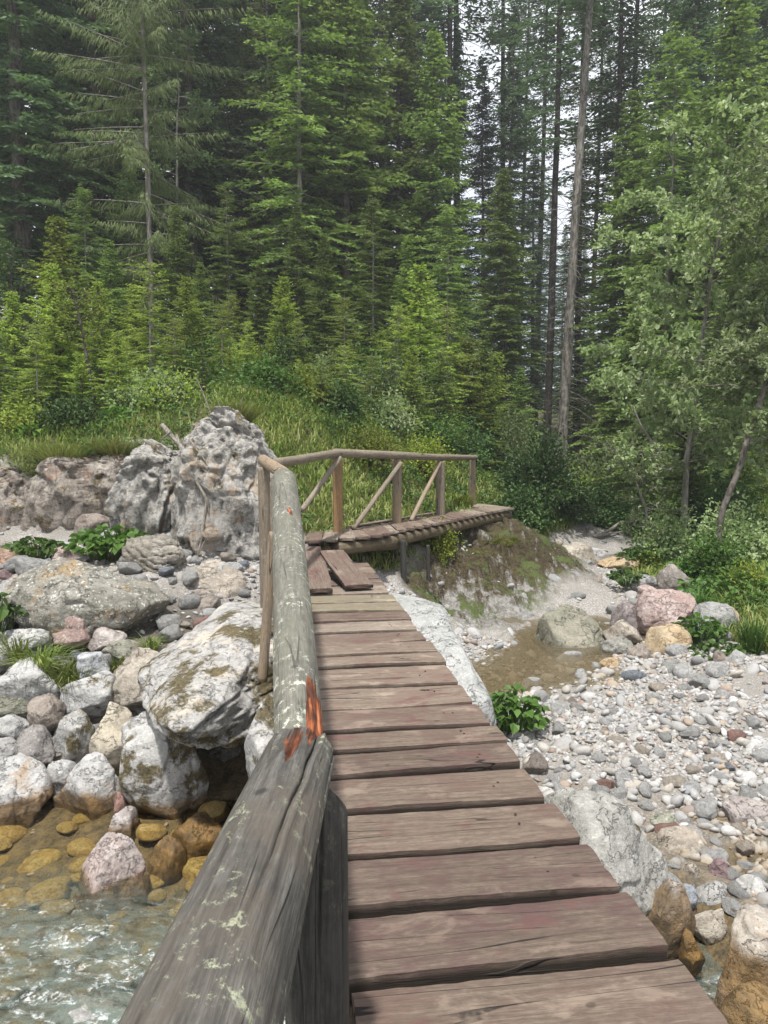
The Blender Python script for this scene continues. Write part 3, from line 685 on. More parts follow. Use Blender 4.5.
rk('boulder', 'flat stone wedged under the far end of the walkway', (497, 519, 517, 527), M_grey, 125, d=14.1, lvl=4)
for i, (bx, dd) in enumerate([((470, 622, 492, 636), 10.2), ((500, 600, 520, 614), 11.2), ((524, 590, 540, 600), 12.0), ((488, 640, 512, 654), 9.5), ((552, 582, 566, 592), 12.6), ((446, 612, 466, 628), 10.4)]):
    rk('stone', ['grey stone at the left end of the mossy bank foot', 'beige stone lying against the foot of the mossy bank', 'small pale stone at the foot of the mossy bank near the sand', 'flat stone at the pool edge below the mossy bank', 'small grey stone where the mossy bank meets the sand', 'dark stone behind the walkway supports'][i], bx, [M_grey, M_warm, M_pale, M_green, M_grey, M_brown][i], 400 + i, d=dd, cat='rock')
# --- loose stones: individual cobbles sharing a few meshes
def in_frame(p):
    q = p - np.array([0, 0, EYE]); y = q[1] * cp - q[2] * sp; z = q[1] * sp + q[2] * cp
    return 384 + F * q[0] / y, 512 - F * z / y
COB = []
for s in range(10):
    V, Fc = rock_verts(300 + s, 4, facets=6 + s % 4, rough=0.14, fine=0.04, sharp=0.03)
    COB.append((V * np.array([1, 0.8, 0.62]), Fc))
kinds = [('pale grey', M_pale), ('mid grey', M_grey), ('beige', M_warm), ('reddish', M_red), ('blue grey', M_blue), ('brown', M_brown)]
COBM = {}
for kn_, km_ in kinds:
    for s in range(3):
        V, Fc = COB[(len(COBM)) % 10]
        me = mesh_np('cobble', V, [Fc], True); me.materials.append(km_); COBM[(kn_, s)] = me
def cobbles(n, region, sizes, place, weights, gname, seed, zoff=0.25):
    r_ = np.random.default_rng(seed); k = 0; tries = 0; used = []
    while k < n and tries < n * 30:
        tries += 1
        px = r_.uniform(region[0], region[2]); py = r_.uniform(region[1], region[3])
        p = hit(px, py)
        s = r_.uniform(*sizes) * (1.0 if r_.random() < .75 else 1.5)
        if any((p[0] - u[0]) ** 2 + (p[1] - u[1]) ** 2 < ((s + u[2]) * 0.8) ** 2 for u in used): continue
        if veg(np.array([p[0]]), np.array([p[1]]))[0] > 0.6: continue
        if 200 < px < 262 and py > 680: continue
        used.append((p[0], p[1], s)); k += 1
        ki = r_.choice(len(kinds), p=weights)
        o = bpy.data.objects.new('cobble', COBM[(kinds[ki][0], int(r_.integers(3)))])
        COL.objects.link(o)
        z = p[2] + float(ground_detail(np.array([p[0]]), np.array([p[1]]))[0]) + s * zoff
        o.location = (p[0], p[1], z); o.scale = (s, s * r_.uniform(.8, 1.1), s * r_.uniform(.75, 1.1))
        o.rotation_euler = (r_.uniform(-.3, .3), r_.uniform(-.3, .3), r_.uniform(0, 6.28))
        tag(o, 'loose %s cobble %s' % (kinds[ki][0], place), 'cobble', gname + ', ' + kinds[ki][0])
    return used
cobbles(150, (500, 690, 768, 940), (0.035, 0.085), 'on the gravel bar right of the bridge', (.56, .24, .10, .03, .04, .03), 'cobbles on the gravel bar', 1)
cobbles(45, (520, 560, 740, 690), (0.08, 0.16), 'near the pool and the pink boulder', (.46, .28, .14, .03, .04, .05), 'cobbles around the pool', 2)
cobbles(130, (0, 550, 258, 800), (0.06, 0.17), 'between the boulders of the left bank', (.4, .3, .12, .04, .04, .1), 'cobbles in the left boulder pile', 3, zoff=0.5)

# stream-bed stones seen through the water
def bed_stones():
    r_ = np.random.default_rng(5)
    m = mat_rock((0.46, 0.30, 0.09), (0.55, 0.43, 0.18), lichen=0.0, dark=0.45, patch=(0.22, 0.14, 0.04))
    ms = []
    for s in range(5):
        V, Fc = rock_verts(500 + s, 3, facets=5, rough=0.1, fine=0.02)
        me = mesh_np('bed_stone', V * (1, .85, .4), [Fc], True); me.materials.append(m); ms.append(me)
    used = []
    k = 0
    while k < 260:
        px = r_.uniform(-10, 300); py = r_.uniform(825, 1024); z = -1.36
        p = G(px, py, z); s = r_.uniform(.06, .17); z = tz(p[0], p[1]) + float(ground_detail(p[:1], p[1:2])[0]) + 0.02
        k += 1
        if z > -1.25 or any((p[0] - u[0]) ** 2 + (p[1] - u[1]) ** 2 < ((s + u[2]) * 0.65) ** 2 for u in used): continue
        used.append((p[0], p[1], s))
        o = bpy.data.objects.new('bed_stone', ms[k % 5]); COL.objects.link(o)
        o.location = (p[0], p[1], z - 0.02 + r_.uniform(-.03, .04)); o.scale = (s, s, s); o.rotation_euler = (r_.uniform(-.2, .2), r_.uniform(-.2, .2), r_.uniform(0, 6))
        tag(o, 'ochre stone lying under the clear water of the stream', 'stone', 'ochre stones under the stream water')
bed_stones()

# --- gravel as one stuff object
def gravel():
    r_ = np.random.default_rng(9)
    Vs, Fs = [], []; base = 0
    for lvl, N, med, sg, lo_, hi_, ypow, ymax in ((1, 52000, 0.021, 0.35, 0.010, 0.045, 1.0, 15.5), (2, 5200, 0.044, 0.30, 0.03, 0.09, 0.8, 19)):
        D1, F1 = ico(lvl); nv = len(D1)
        Y = 2.3 + (ymax - 2.3) * r_.random(N) ** (1 / (1 + ypow)); Y = np.where(r_.random(N) < 0.6, 2.3 + (ymax - 2.3) * r_.random(N) * 0.55, Y)
        X = Y * r_.uniform(-0.6, 0.6, N)
        right = X > (0.9 - 0.144 * Y)
        Z = terr(X, Y)
        sn = fbm(np.stack([X, Y, X * 0], -1) * 1.1, 3, 33)
        sand = (Y > 10.6) & (Y < 13.6) & (X > 1.5) & (X < 3.7)
        wet = Z < -1.12
        keep = (veg(X, Y) < 0.5) & (right | (r_.random(N) < np.where(Y < 8.2, 0.05, 0.35))) & ~((Z < -1.12) & (Y < 4.3)) & (Z > -1.5) & (~sand | (r_.random(N) < 0.05)) & (~wet | (r_.random(N) < 0.3)) & (r_.random(N) < (0.85 + 1.6 * sn if lvl == 1 else 0.7 - 2.0 * sn))
        X, Y, Z, sn = X[keep], Y[keep], Z[keep], sn[keep]; n = len(X)
        S = np.clip(r_.lognormal(math.log(med), sg, n), lo_, hi_) * (0.78 + 0.045 * Y)
        Z = Z + ground_detail(X, Y) + S * r_.uniform(-0.15, 0.3, n)
        for k in range(12):
            V, _ = rock_verts(700 + k, lvl, facets=8, rough=0.16, fine=0.0, sharp=0.03, lo=0.5)
            pr = V * np.array([1, r_.uniform(.65, .95), r_.uniform(.42, .75)])
            idx = np.arange(k, n, 12); m = len(idx)
            th = r_.uniform(0, 6.28, m); c, s_ = np.cos(th), np.sin(th); tl = r_.uniform(-.5, .5, (m, 2))
            pv = pr[None] * (S[idx] * r_.uniform(.8, 1.2, m))[:, None, None]
            x = pv[..., 0] * c[:, None] - pv[..., 1] * s_[:, None]; y = pv[..., 0] * s_[:, None] + pv[..., 1] * c[:, None]
            z = pv[..., 2] + x * tl[:, :1] + y * tl[:, 1:]
            Vs.append(np.stack([x + X[idx][:, None], y + Y[idx][:, None], z + Z[idx][:, None]], -1).reshape(-1, 3))
            Fs.append((F1[None] + (np.arange(m) * nv)[:, None, None] + base).reshape(-1, 3)); base += m * nv
    me = mesh_np('gravel', np.concatenate(Vs), [np.concatenate(Fs)], True)
    t = NT('gravel')
    g = t.n('ShaderNodeNewGeometry'); rp = g.outputs['Random Per Island']; pos = g.outputs['Position']
    col = t.cr(rp, [(0.0, (0.40, 0.395, 0.385)), (0.25, (0.27, 0.268, 0.265)), (0.45, (0.50, 0.495, 0.485)), (0.6, (0.19, 0.19, 0.19)), (0.72, (0.39, 0.365, 0.325)),
                    (0.84, (0.33, 0.26, 0.19)), (0.9, (0.22, 0.15, 0.13)), (0.95, (0.24, 0.265, 0.285)), (1.0, (0.47, 0.465, 0.45))])
    n2 = t.noise(pos, 60, 4, 0.6)
    col = t.mix(t.ramp(n2, 0.35, 0.7, 0, 0.5), col, (0.20, 0.19, 0.17))
    col = t.mix(t.ramp(t.noise(pos, 1.6, 3), 0.4, 0.65, 0.0, 0.35), col, (0.27, 0.245, 0.21))
    sx = t.n('ShaderNodeSeparateXYZ'); t.l(pos, sx.inputs[0])
    wl = t.ramp(sx.outputs[2], -1.13, -1.05, 1.0, 0.0)
    col = t.mix(t.math('MULTIPLY', wl, 0.65), col, (0.20, 0.135, 0.06))
    o = link('gravel', me, t.done(t.pbr(col, 0.85, t.bump(n2, 0.4, 0.01), 0.25)))
    tag(o, 'pale mixed gravel and pebbles covering the stream bed', 'gravel', kind='stuff')
gravel()

# ------------------------------------------------------------------ water
def water(name, x0, x1, y0, y1, z, label, murk, foam, amp):
    st = 0.03 if foam else 0.06
    xs = np.arange(x0, x1, st); ys = np.arange(y0, y1, st)
    X, Y = np.meshgrid(xs, ys); q = np.stack([X * 1.0 + 0.4 * Y, Y, X * 0], -1)
    turb = sstep(4.65, 3.6, Y + 0.10 * X + 0.25 * fbm(q * 1.3, 2, 5)) if foam else np.zeros(X.shape)
    Z = z + amp * (0.12 + turb) * (fbm(q * (2.2, 4.5, 1), 4, 60) + 0.5 * ridged(q * (5, 9, 1), 3, 61))
    if foam: Z = Z - 0.03 * turb
    ny, nx = X.shape; i = np.arange(nx * ny).reshape(ny, nx)
    Fc = np.stack([i[:-1, :-1], i[:-1, 1:], i[1:, 1:], i[1:, :-1]], -1).reshape(-1, 4)
    me = mesh_np(name, np.stack([X, Y, Z], -1).reshape(-1, 3), [Fc], True, {'turb': turb.ravel()})
    t = NT(name)
    pos = t.n('ShaderNodeNewGeometry').outputs['Position']
    w = t.noise(t.mapping(pos, (1, 1.8, 1)), 9 if foam else 2.5, 5, 0.6, 0.8)
    w2 = t.noise(t.mapping(pos, (1, 2.2, 1), rot=(0, 0, 0.3)), 30, 3, 0.6, 0.6)
    nb = t.bump(t.math('ADD', w, t.math('MULTIPLY', w2, 0.35)), 0.12 if foam else 0.08, 0.05)
    gl = t.n('ShaderNodeBsdfGlossy'); gl.inputs['Roughness'].default_value = 0.07; t.l(nb, gl.inputs['Normal'])
    tr = t.n('ShaderNodeBsdfTransparent'); tr.inputs[0].default_value = (0.95, 0.94, 0.86, 1) if foam else (0.9, 0.88, 0.8, 1)
    body = t.n('ShaderNodeBsdfDiffuse'); t.setin(body, 0, murk[0]); t.l(nb, body.inputs['Normal'])
    ta = t.n('ShaderNodeAttribute', attribute_name='turb').outputs['Fac']
    m0 = t.n('ShaderNodeMixShader')
    if foam: t.setin(m0, 0, t.math('MULTIPLY', t.math('ADD', t.math('MULTIPLY', ta, 0.55), murk[1]), t.ramp(w, 0.3, 0.7, 0.3, 1.3), clamp=True))
    else: m0.inputs[0].default_value = murk[1]
    t.l(tr.outputs[0], m0.inputs[1]); t.l(body.outputs[0], m0.inputs[2])
    fr = t.n('ShaderNodeFresnel'); fr.inputs[0].default_value = 1.33; t.l(nb, fr.inputs[1])
    m1 = t.n('ShaderNodeMixShader'); t.l(fr.outputs[0], m1.inputs[0]); t.l(m0.outputs[0], m1.inputs[1]); t.l(gl.outputs[0], m1.inputs[2])
    last = m1
    if foam:
        fo = t.n('ShaderNodeBsdfDiffuse'); fo.inputs[0].default_value = (0.78, 0.82, 0.82, 1)
        fn = t.noise(t.mapping(pos, (1.0, 1.5, 1), rot=(0, 0, 0.5)), 5, 8, 0.72, 1.2)
        fv = t.noise(pos, 42, 5, 0.75, 0.6)
        fm = t.math('MULTIPLY', t.ramp(t.math('ADD', fn, t.math('MULTIPLY', ta, 0.10)), 0.58, 0.74), t.ramp(fv, 0.42, 0.62))
        m2 = t.n('ShaderNodeMixShader'); t.l(t.math('MULTIPLY', fm, t.ramp(ta, 0.1, 0.9, 0.05, 0.6)), m2.inputs[0])
        t.l(m1.outputs[0], m2.inputs[1]); t.l(fo.outputs[0], m2.inputs[2]); last = m2
    o = link(name, me, t.done(last.outputs[0]))
    tag(o, label, 'water', kind='structure')
water('stream_water', -9, 2.2, -6, 5.75, WATER_L, 'clear shallow stream turning white and foamy near the bridge', ((0.13, 0.16, 0.14), 0.0), True, 0.028)
water('pool_water', 0.2, 4.2, 7.4, 11.2, WATER_R, 'still brownish shallow pool on the right', ((0.20, 0.16, 0.10), 0.35), False, 0.004)

# ------------------------------------------------------------------ sweeps: logs and planks
def sweep(name, path, section, nseg, k, caps=True, seed=0, rotf=None, up=(0, 0, 1), origin=(0, 0, 0), endcut=0.0):
    """section(s, i) -> (k,2) offsets in side/up axes, metres"""
    path = np.asarray(path, dtype=float)
    L = np.r_[0, np.cumsum(np.linalg.norm(np.diff(path, axis=0), axis=1))]; T = L[-1]
    s = np.linspace(0, T, nseg)
    Pc = np.stack([np.interp(s, L, path[:, c]) for c in range(3)], 1)
    tg = nrm(np.gradient(Pc, axis=0)); up = np.array(up, float)
    if abs(tg[:, 2].mean()) > 0.9: up = np.array([0.0, 1.0, 0.0])
    side = nrm(np.cross(tg, up)); upv = np.cross(side, tg)
    V = []; A = []
    for i in range(nseg):
        o = section(s[i], T)
        V.append(Pc[i] + o[:, :1] * side[i] + o[:, 1:2] * upv[i])
        A.append(np.c_[np.full(k, s[i]), o[:, 0] + seed * 1.7, o[:, 1] + seed * 3.1])
    V = np.concatenate(V); A = np.concatenate(A)
    i = np.arange(nseg * k).reshape(nseg, k); j = np.roll(i, -1, axis=1)
    Fc = np.stack([i[:-1], i[1:], j[1:], j[:-1]], -1).reshape(-1, 4)
    faces = [Fc]
    if caps:
        n0 = len(V)
        c0 = V[:k].mean(0); c1 = V[-k:].mean(0)
        V = np.r_[V, [c0, c1]]; A = np.r_[A, [[A[0, 0], seed * 1.7, seed * 3.1], [A[-1, 0], seed * 1.7, seed * 3.1]]]
        f0 = np.stack([i[0], j[0], np.full(k, n0)], -1); f1 = np.stack([j[-1], i[-1], np.full(k, n0 + 1)], -1)
        faces += [f0, f1]
    V = V - np.asarray(origin)
    return V, faces, A

def log(name, path, r0, r1, mat, parent, seed=0, k=28, wob=0.06, res=0.03, rot=None, origin=None, groove=0, slant=None):
    org = np.array(parent.location[:]) if origin is None else origin
    path = np.asarray(path, float)
    T = np.linalg.norm(np.diff(path, axis=0), axis=1).sum()
    n = max(8, int(T / res)); th = np.linspace(0, 2 * math.pi, k, endpoint=False)
    cs = np.c_[np.cos(th), np.sin(th)]
    def sec(s, T_):
        r = r0 + (r1 - r0) * s / T_
        q = np.c_[cs * 1.1, np.full(k, s * 1.6)] + seed * 7.7
        rr = r * (1 + wob * fbm(q, 3, seed) + 0.025 * fbm(np.c_[cs * 6, np.full(k, s * 1.2)] + seed, 2, seed + 3))
        for gi in range(groove):
            a0 = 0.9 + gi * 1.13 + 0.22 * math.sin(s * 2.1 + gi * 2) + 0.05 * vn(np.array([[s * 9, gi, 0.0]]), 3)[0]
            da = (th - a0 + math.pi) % (2 * math.pi) - math.pi
            dep = 0.16 * max(0.0, math.sin(s * (1.6 + 0.5 * gi) + gi * 1.3) + 0.25)
            rr = rr * (1 - dep * np.exp(-(da / 0.035) ** 2) + 0.3 * dep * np.exp(-((da - 0.11) / 0.06) ** 2))
        e = min(s, T_ - s)
        if e < 0.012: rr = rr * (0.93 + 0.07 * e / 0.012)
        return cs * rr[:, None]
    # a gentle bend in the log itself
    if len(path) == 2:
        m = 9; u = np.linspace(0, 1, m)[:, None]; path = path[0] * (1 - u) + path[1] * u
        bd = np.c_[fbm(np.c_[u * 2, u * 0, u * 0] + seed * 3.3, 2, seed), u * 0, fbm(np.c_[u * 2, u * 0, u * 0] + seed * 5.1, 2, seed + 1)] * 0.012 * T / 2
        path = path + bd * np.sin(u * math.pi)
    V, Fc, A = sweep(name, path, sec, n, k, seed=seed, origin=org)
    if slant is not None:
        wgt = sstep(T - 0.12, T, A[:, 0]); end_ = path[-1] - org
        V[:, 2] += wgt * ((V[:, 0] - end_[0]) * slant[0] + (V[:, 1] - end_[1]) * slant[1])
    at = {'gr': A}
    if rot is not None:
        W = V + org; m = rot(W, A)
        at['rot'] = m
        # rotten wood is eaten away
        ctr = np.stack([np.interp(A[:, 0], np.linspace(0, T, len(path)), path[:, c]) for c in range(3)], 1) - org
        er = m * (0.14 + 0.22 * np.clip(fbm(A * (6, 50, 50), 3, 8), -0.2, 1))
        V = V + (ctr - V) * er[:, None]
    me = mesh_np(name, V, Fc, True, at)
    return part(name, me, mat, parent)

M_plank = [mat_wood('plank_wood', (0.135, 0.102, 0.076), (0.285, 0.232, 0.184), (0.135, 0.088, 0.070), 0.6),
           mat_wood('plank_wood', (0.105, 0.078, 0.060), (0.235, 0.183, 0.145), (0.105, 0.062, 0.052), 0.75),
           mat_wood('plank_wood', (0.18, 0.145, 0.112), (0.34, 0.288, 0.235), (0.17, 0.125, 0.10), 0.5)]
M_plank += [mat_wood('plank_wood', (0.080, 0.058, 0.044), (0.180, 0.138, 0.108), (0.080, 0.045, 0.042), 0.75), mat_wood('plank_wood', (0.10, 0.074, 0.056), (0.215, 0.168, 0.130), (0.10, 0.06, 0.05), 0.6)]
M_near = mat_wood('weathered_log', (0.042, 0.040, 0.036), (0.185, 0.178, 0.160), (0.10, 0.083, 0.066), 0.65, 0.75, rot=True, lich_col=(0.36, 0.38, 0.26))
M_rail = mat_wood('lichen_log', (0.095, 0.092, 0.076), (0.245, 0.236, 0.200), (0.16, 0.16, 0.12), 0.5, 0.9, rot=True, crack=0.5, lich_col=(0.50, 0.51, 0.42))
M_post = mat_wood('post_wood', (0.022, 0.021, 0.019), (0.085, 0.080, 0.072), (0.06, 0.058, 0.05), 0.5, 0.1)
M_greywood = mat_wood('grey_wood', (0.13, 0.105, 0.078), (0.33, 0.28, 0.215), (0.23, 0.185, 0.13), 0.4, 0.3)
M_tanwood = mat_wood('tan_wood', (0.19, 0.145, 0.10), (0.36, 0.295, 0.22), (0.28, 0.20, 0.12), 0.6, 0.1)
M_orangewood = mat_wood('orange_wood', (0.22, 0.13, 0.06), (0.42, 0.26, 0.13), (0.16, 0.11, 0.075), 0.5)
M_beam = mat_wood('beam_wood', (0.07, 0.055, 0.035), (0.26, 0.20, 0.12), (0.05, 0.04, 0.03), 0.7, 0.1)
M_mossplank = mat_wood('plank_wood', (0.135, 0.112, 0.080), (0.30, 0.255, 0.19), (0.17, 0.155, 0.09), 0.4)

YAW = math.atan(108 / F / cp)
BD = np.array([-math.sin(YAW), math.cos(YAW), 0]); BR = np.array([math.cos(YAW), math.sin(YAW), 0])
def BP(t, lat, z): return BD * t + BR * lat + np.array([0, 0, z])

def plank_mesh(name, a, b, wdt, thk, seed, org, edge=0.012):
    """a, b: mid-line end points of the plank's top; wdt across, thk down"""
    ks = 9
    u = np.linspace(-1, 1, ks)
    top = np.c_[u, np.zeros(ks)]; bot = np.c_[u[::-1], -np.ones(ks)]
    shp = np.r_[top, [[1.0, -0.5]], bot, [[-1.0, -0.5]]]
    k = len(shp)
    w2 = wdt / 2
    rs = np.random.default_rng(seed); skew = rs.uniform(-.012, .012); warp = rs.uniform(-.008, .008)
    def sec(s, T):
        e1 = edge * fbm(np.array([[s * 3.1, 0, seed * 3.3]]), 4, seed)[0] + edge * 0.35 * vn(np.array([[s * 26, 0, seed * 1.3]]), 3)[0]
        e2 = edge * fbm(np.array([[s * 3.1, 5, seed * 4.1]]), 4, seed + 5)[0] + edge * 0.35 * vn(np.array([[s * 24, 7, seed * 1.3]]), 3)[0]
        x = shp[:, 0] * w2; x = np.where(shp[:, 0] > 0.9, x + e1, np.where(shp[:, 0] < -0.9, x + e2, x)) + skew * (s / T - 0.5) * 2
        z = shp[:, 1] * thk
        rnd = np.where((np.abs(shp[:, 0]) > 0.9) & (shp[:, 1] > -0.1), -0.006, 0)
        q = np.c_[np.full(k, s * 2.0), x * 16, np.full(k, seed * 1.9)]
        z = z + rnd + 0.0035 * fbm(q, 3, seed) * (shp[:, 1] > -0.1) + warp * np.sin(s / T * math.pi) * (1 + shp[:, 0])
        return np.c_[x, z]
    n = max(10, int(np.linalg.norm(np.array(b) - a) / 0.02))
    V, Fc, A = sweep(name, [a, b], sec, n, k, seed=seed, origin=org)
    # slightly ragged sawn ends
    dirv = nrm(np.array(b) - a); s = A[:, 0]; T = s.max()
    endm = np.where(s < 1e-6, -1, np.where(s > T - 1e-6, 1, 0))
    V = V + dirv * (endm * 0.007 * fbm(V * 18 + seed, 2, seed))[:, None]
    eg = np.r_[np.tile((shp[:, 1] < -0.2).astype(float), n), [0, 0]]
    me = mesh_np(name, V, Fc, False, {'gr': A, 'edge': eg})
    # keep the long top smooth, ends crisp
    return me

def footbridge():
    br = thing('footbridge', 'weathered wooden footbridge with a round log handrail leading away from the viewer', 'footbridge', BP(2, 0.5, 0))
    org = np.array(br.location[:])
    vlist = [.001739, .00202, .002315, .002611, .002907, .003155, .003378, .00369, .004016, .004386, .00465, .00495, .00522, .00555, .00588, .00625, .0066, .00700, .00735, .0077, .0081, .0084]
    ts = [F * EYE * v / cp for v in vlist]
    ts = [ts[0] - 0.32 * k for k in range(9, 0, -1)] + ts
    rs = np.random.default_rng(3)
    for i in range(len(ts) - 1):
        t0, t1 = ts[i], ts[i + 1]; gap = (0.046 + 0.016 * rs.random()) * (1.0 if t0 < 5 else 0.8)
        tm = (t0 + t1) / 2; w = (t1 - t0) - gap
        l0 = -0.01 + rs.uniform(-.015, .015); l1 = 1.145 + rs.uniform(-.018, .018)
        if 1.2 < tm < 1.95: l0 = 0.19
        tilt = rs.uniform(-.004, .004)
        a = BP(tm + rs.uniform(-.004, .004), l0, rs.uniform(-.004, .004)); b = BP(tm + rs.uniform(-.012, .012), l1, tilt)
        m = M_plank[int(rs.integers(3))] if t0 > 3.6 else M_plank[3 + int(rs.integers(2))]
        if i in (23, 24): m = M_mossplank
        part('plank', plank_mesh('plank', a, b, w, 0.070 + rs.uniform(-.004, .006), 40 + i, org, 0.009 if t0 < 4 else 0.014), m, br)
    Dn, Fn = ico(2); nail = mesh_np('nail', Dn * (0.006, 0.006, 0.003), [Fn], True); nail.materials.append(mat_rock((0.06, 0.035, 0.025), (0.10, 0.06, 0.04), lichen=0))
    for i in range(10, 26):
        tm = (ts[i] + ts[i + 1]) / 2
        for lat in (0.93, 0.95):
            o = bpy.data.objects.new('nail', nail); COL.objects.link(o); o.parent = br
            o.location = tuple(BP(tm + rs.uniform(-.06, .06), lat + rs.uniform(-.02, .02), 0.003) - org)
    for lat in (0.12, 0.92):
        log('beam', [BP(-1, lat, -0.165), BP(9.3, lat, -0.165)], 0.10, 0.10, M_beam, br, seed=int(lat * 10), k=18, res=0.1)
    # near handrail
    JA = P(298, 762, 1.62)
    n2 = P(206, 1024, 0.75); n3 = n2 + (n2 - JA) * 0.9
    end = JA + nrm(JA - n2) * 0.03
    def rotn(W, A):
        s = A[:, 0]; u = nrm(end - n2)
        q = W - end; sd = q @ nrm(np.cross(u, (0, 0, 1))); upz = q @ np.cross(nrm(np.cross(u, (0, 0, 1))), u)
        dl = -(q @ u)
        m = sstep(0.30, 0.06, dl + 0.10 * fbm(A * (3, 70, 70), 2, 6)) * sstep(0.050, 0.020, np.abs(sd - 0.005 + 0.10 * (dl - .1))) * (upz > 0)
        return np.clip(m * (0.75 + 0.9 * fbm(A * (5, 90, 90), 2, 4)), 0, 1)
    log('handrail', [end, n2, n3], 0.079, 0.083, M_near, br, seed=5, k=200, res=0.006, wob=0.07, rot=rotn, groove=5)
    # middle handrail
    a = P(299, 732, 1.78); b = P(284, 481, 6.2)
    u2 = nrm(b - a)
    a2 = a - u2 * 0.10
    def rotm(W, A):
        q = W - a2; dl = q @ u2; sdv = nrm(np.cross(u2, (0, 0, 1))); sd = q @ sdv; upz = q @ np.cross(sdv, u2)
        m = sstep(0.46, 0.16, dl + 0.14 * fbm(A * (3, 60, 60), 2, 6)) * sstep(0.0, 0.03, sd) * sstep(-0.03, 0.0, upz)
        m2 = sstep(0.16, 0.08, np.abs(dl - 2.7)) * sstep(0.022, 0.008, np.abs(sd - 0.02 + 0.12 * (dl - 2.7))) * (upz > 0)
        return np.clip(np.maximum(m, m2 * 0.7) * (0.8 + 1.0 * fbm(A * (5, 90, 90), 2, 4)), 0, 1)
    log('handrail', [a2, b], 0.062, 0.105, M_rail, br, seed=6, k=90, res=0.012, wob=0.05, rot=rotm)
    # nail heads at the joint
    for q in (P(302, 758, 1.52) + np.array([0, 0, 0.0]), P(284, 703, 2.0)):
        Dv, Fv = ico(3); me = mesh_np('bolt', Dv * (0.014, 0.014, 0.006), [Fv], True)
        t_ = part('bolt', me, M_post, br); t_.location = tuple(q - org + np.array([0, 0, 0.012]))
    # joint post with slanted head, right of the near rail
    pb = P(318, 1010, 1.64); pt = P(316, 800, 1.64)
    log('post', [np.array([pt[0] - 0.005, pt[1] + 0.02, -0.5]), np.array([pt[0], pt[1], pt[2] - 0.06]), pt + np.array([0.0, 0.02, 0.035])], 0.078, 0.07, M_post, br, seed=8, k=120, res=0.012, wob=0.09, groove=4, slant=(-0.9, -0.5))
    log('post', [np.array([P(300, 900, 1.9)[0], 1.98, -0.6]), P(304, 752, 1.98)], 0.055, 0.05, M_post, br, seed=9, k=24)
    # corner posts at the far end
    pa = P(264, 467, 7.3); log('post', [np.array([pa[0], pa[1], -0.8]), pa], 0.062, 0.06, M_greywood, br, seed=10, k=20)
    pb = P(275, 482, 6.5); log('post', [np.array([pb[0], pb[1], -0.8]), pb], 0.05, 0.048, M_greywood, br, seed=11, k=20)
    pc = P(274, 532, 5.2); log('brace', [P(266, 640, 5.2) + np.array([-.03, 0, -.3]), P(271, 560, 5.2), pc], 0.036, 0.036, M_tanwood, br, seed=12, k=16)
    pd = P(267, 575, 5.9); log('brace', [P(267, 640, 5.9) + np.array([0, 0, -.4]), pd], 0.022, 0.02, M_greywood, br, seed=13, k=12)
    log('handrail', [P(263, 460, 7.6), P(284, 474, 6.25)], 0.058, 0.058, M_tanwood, br, seed=14, k=20)
footbridge()

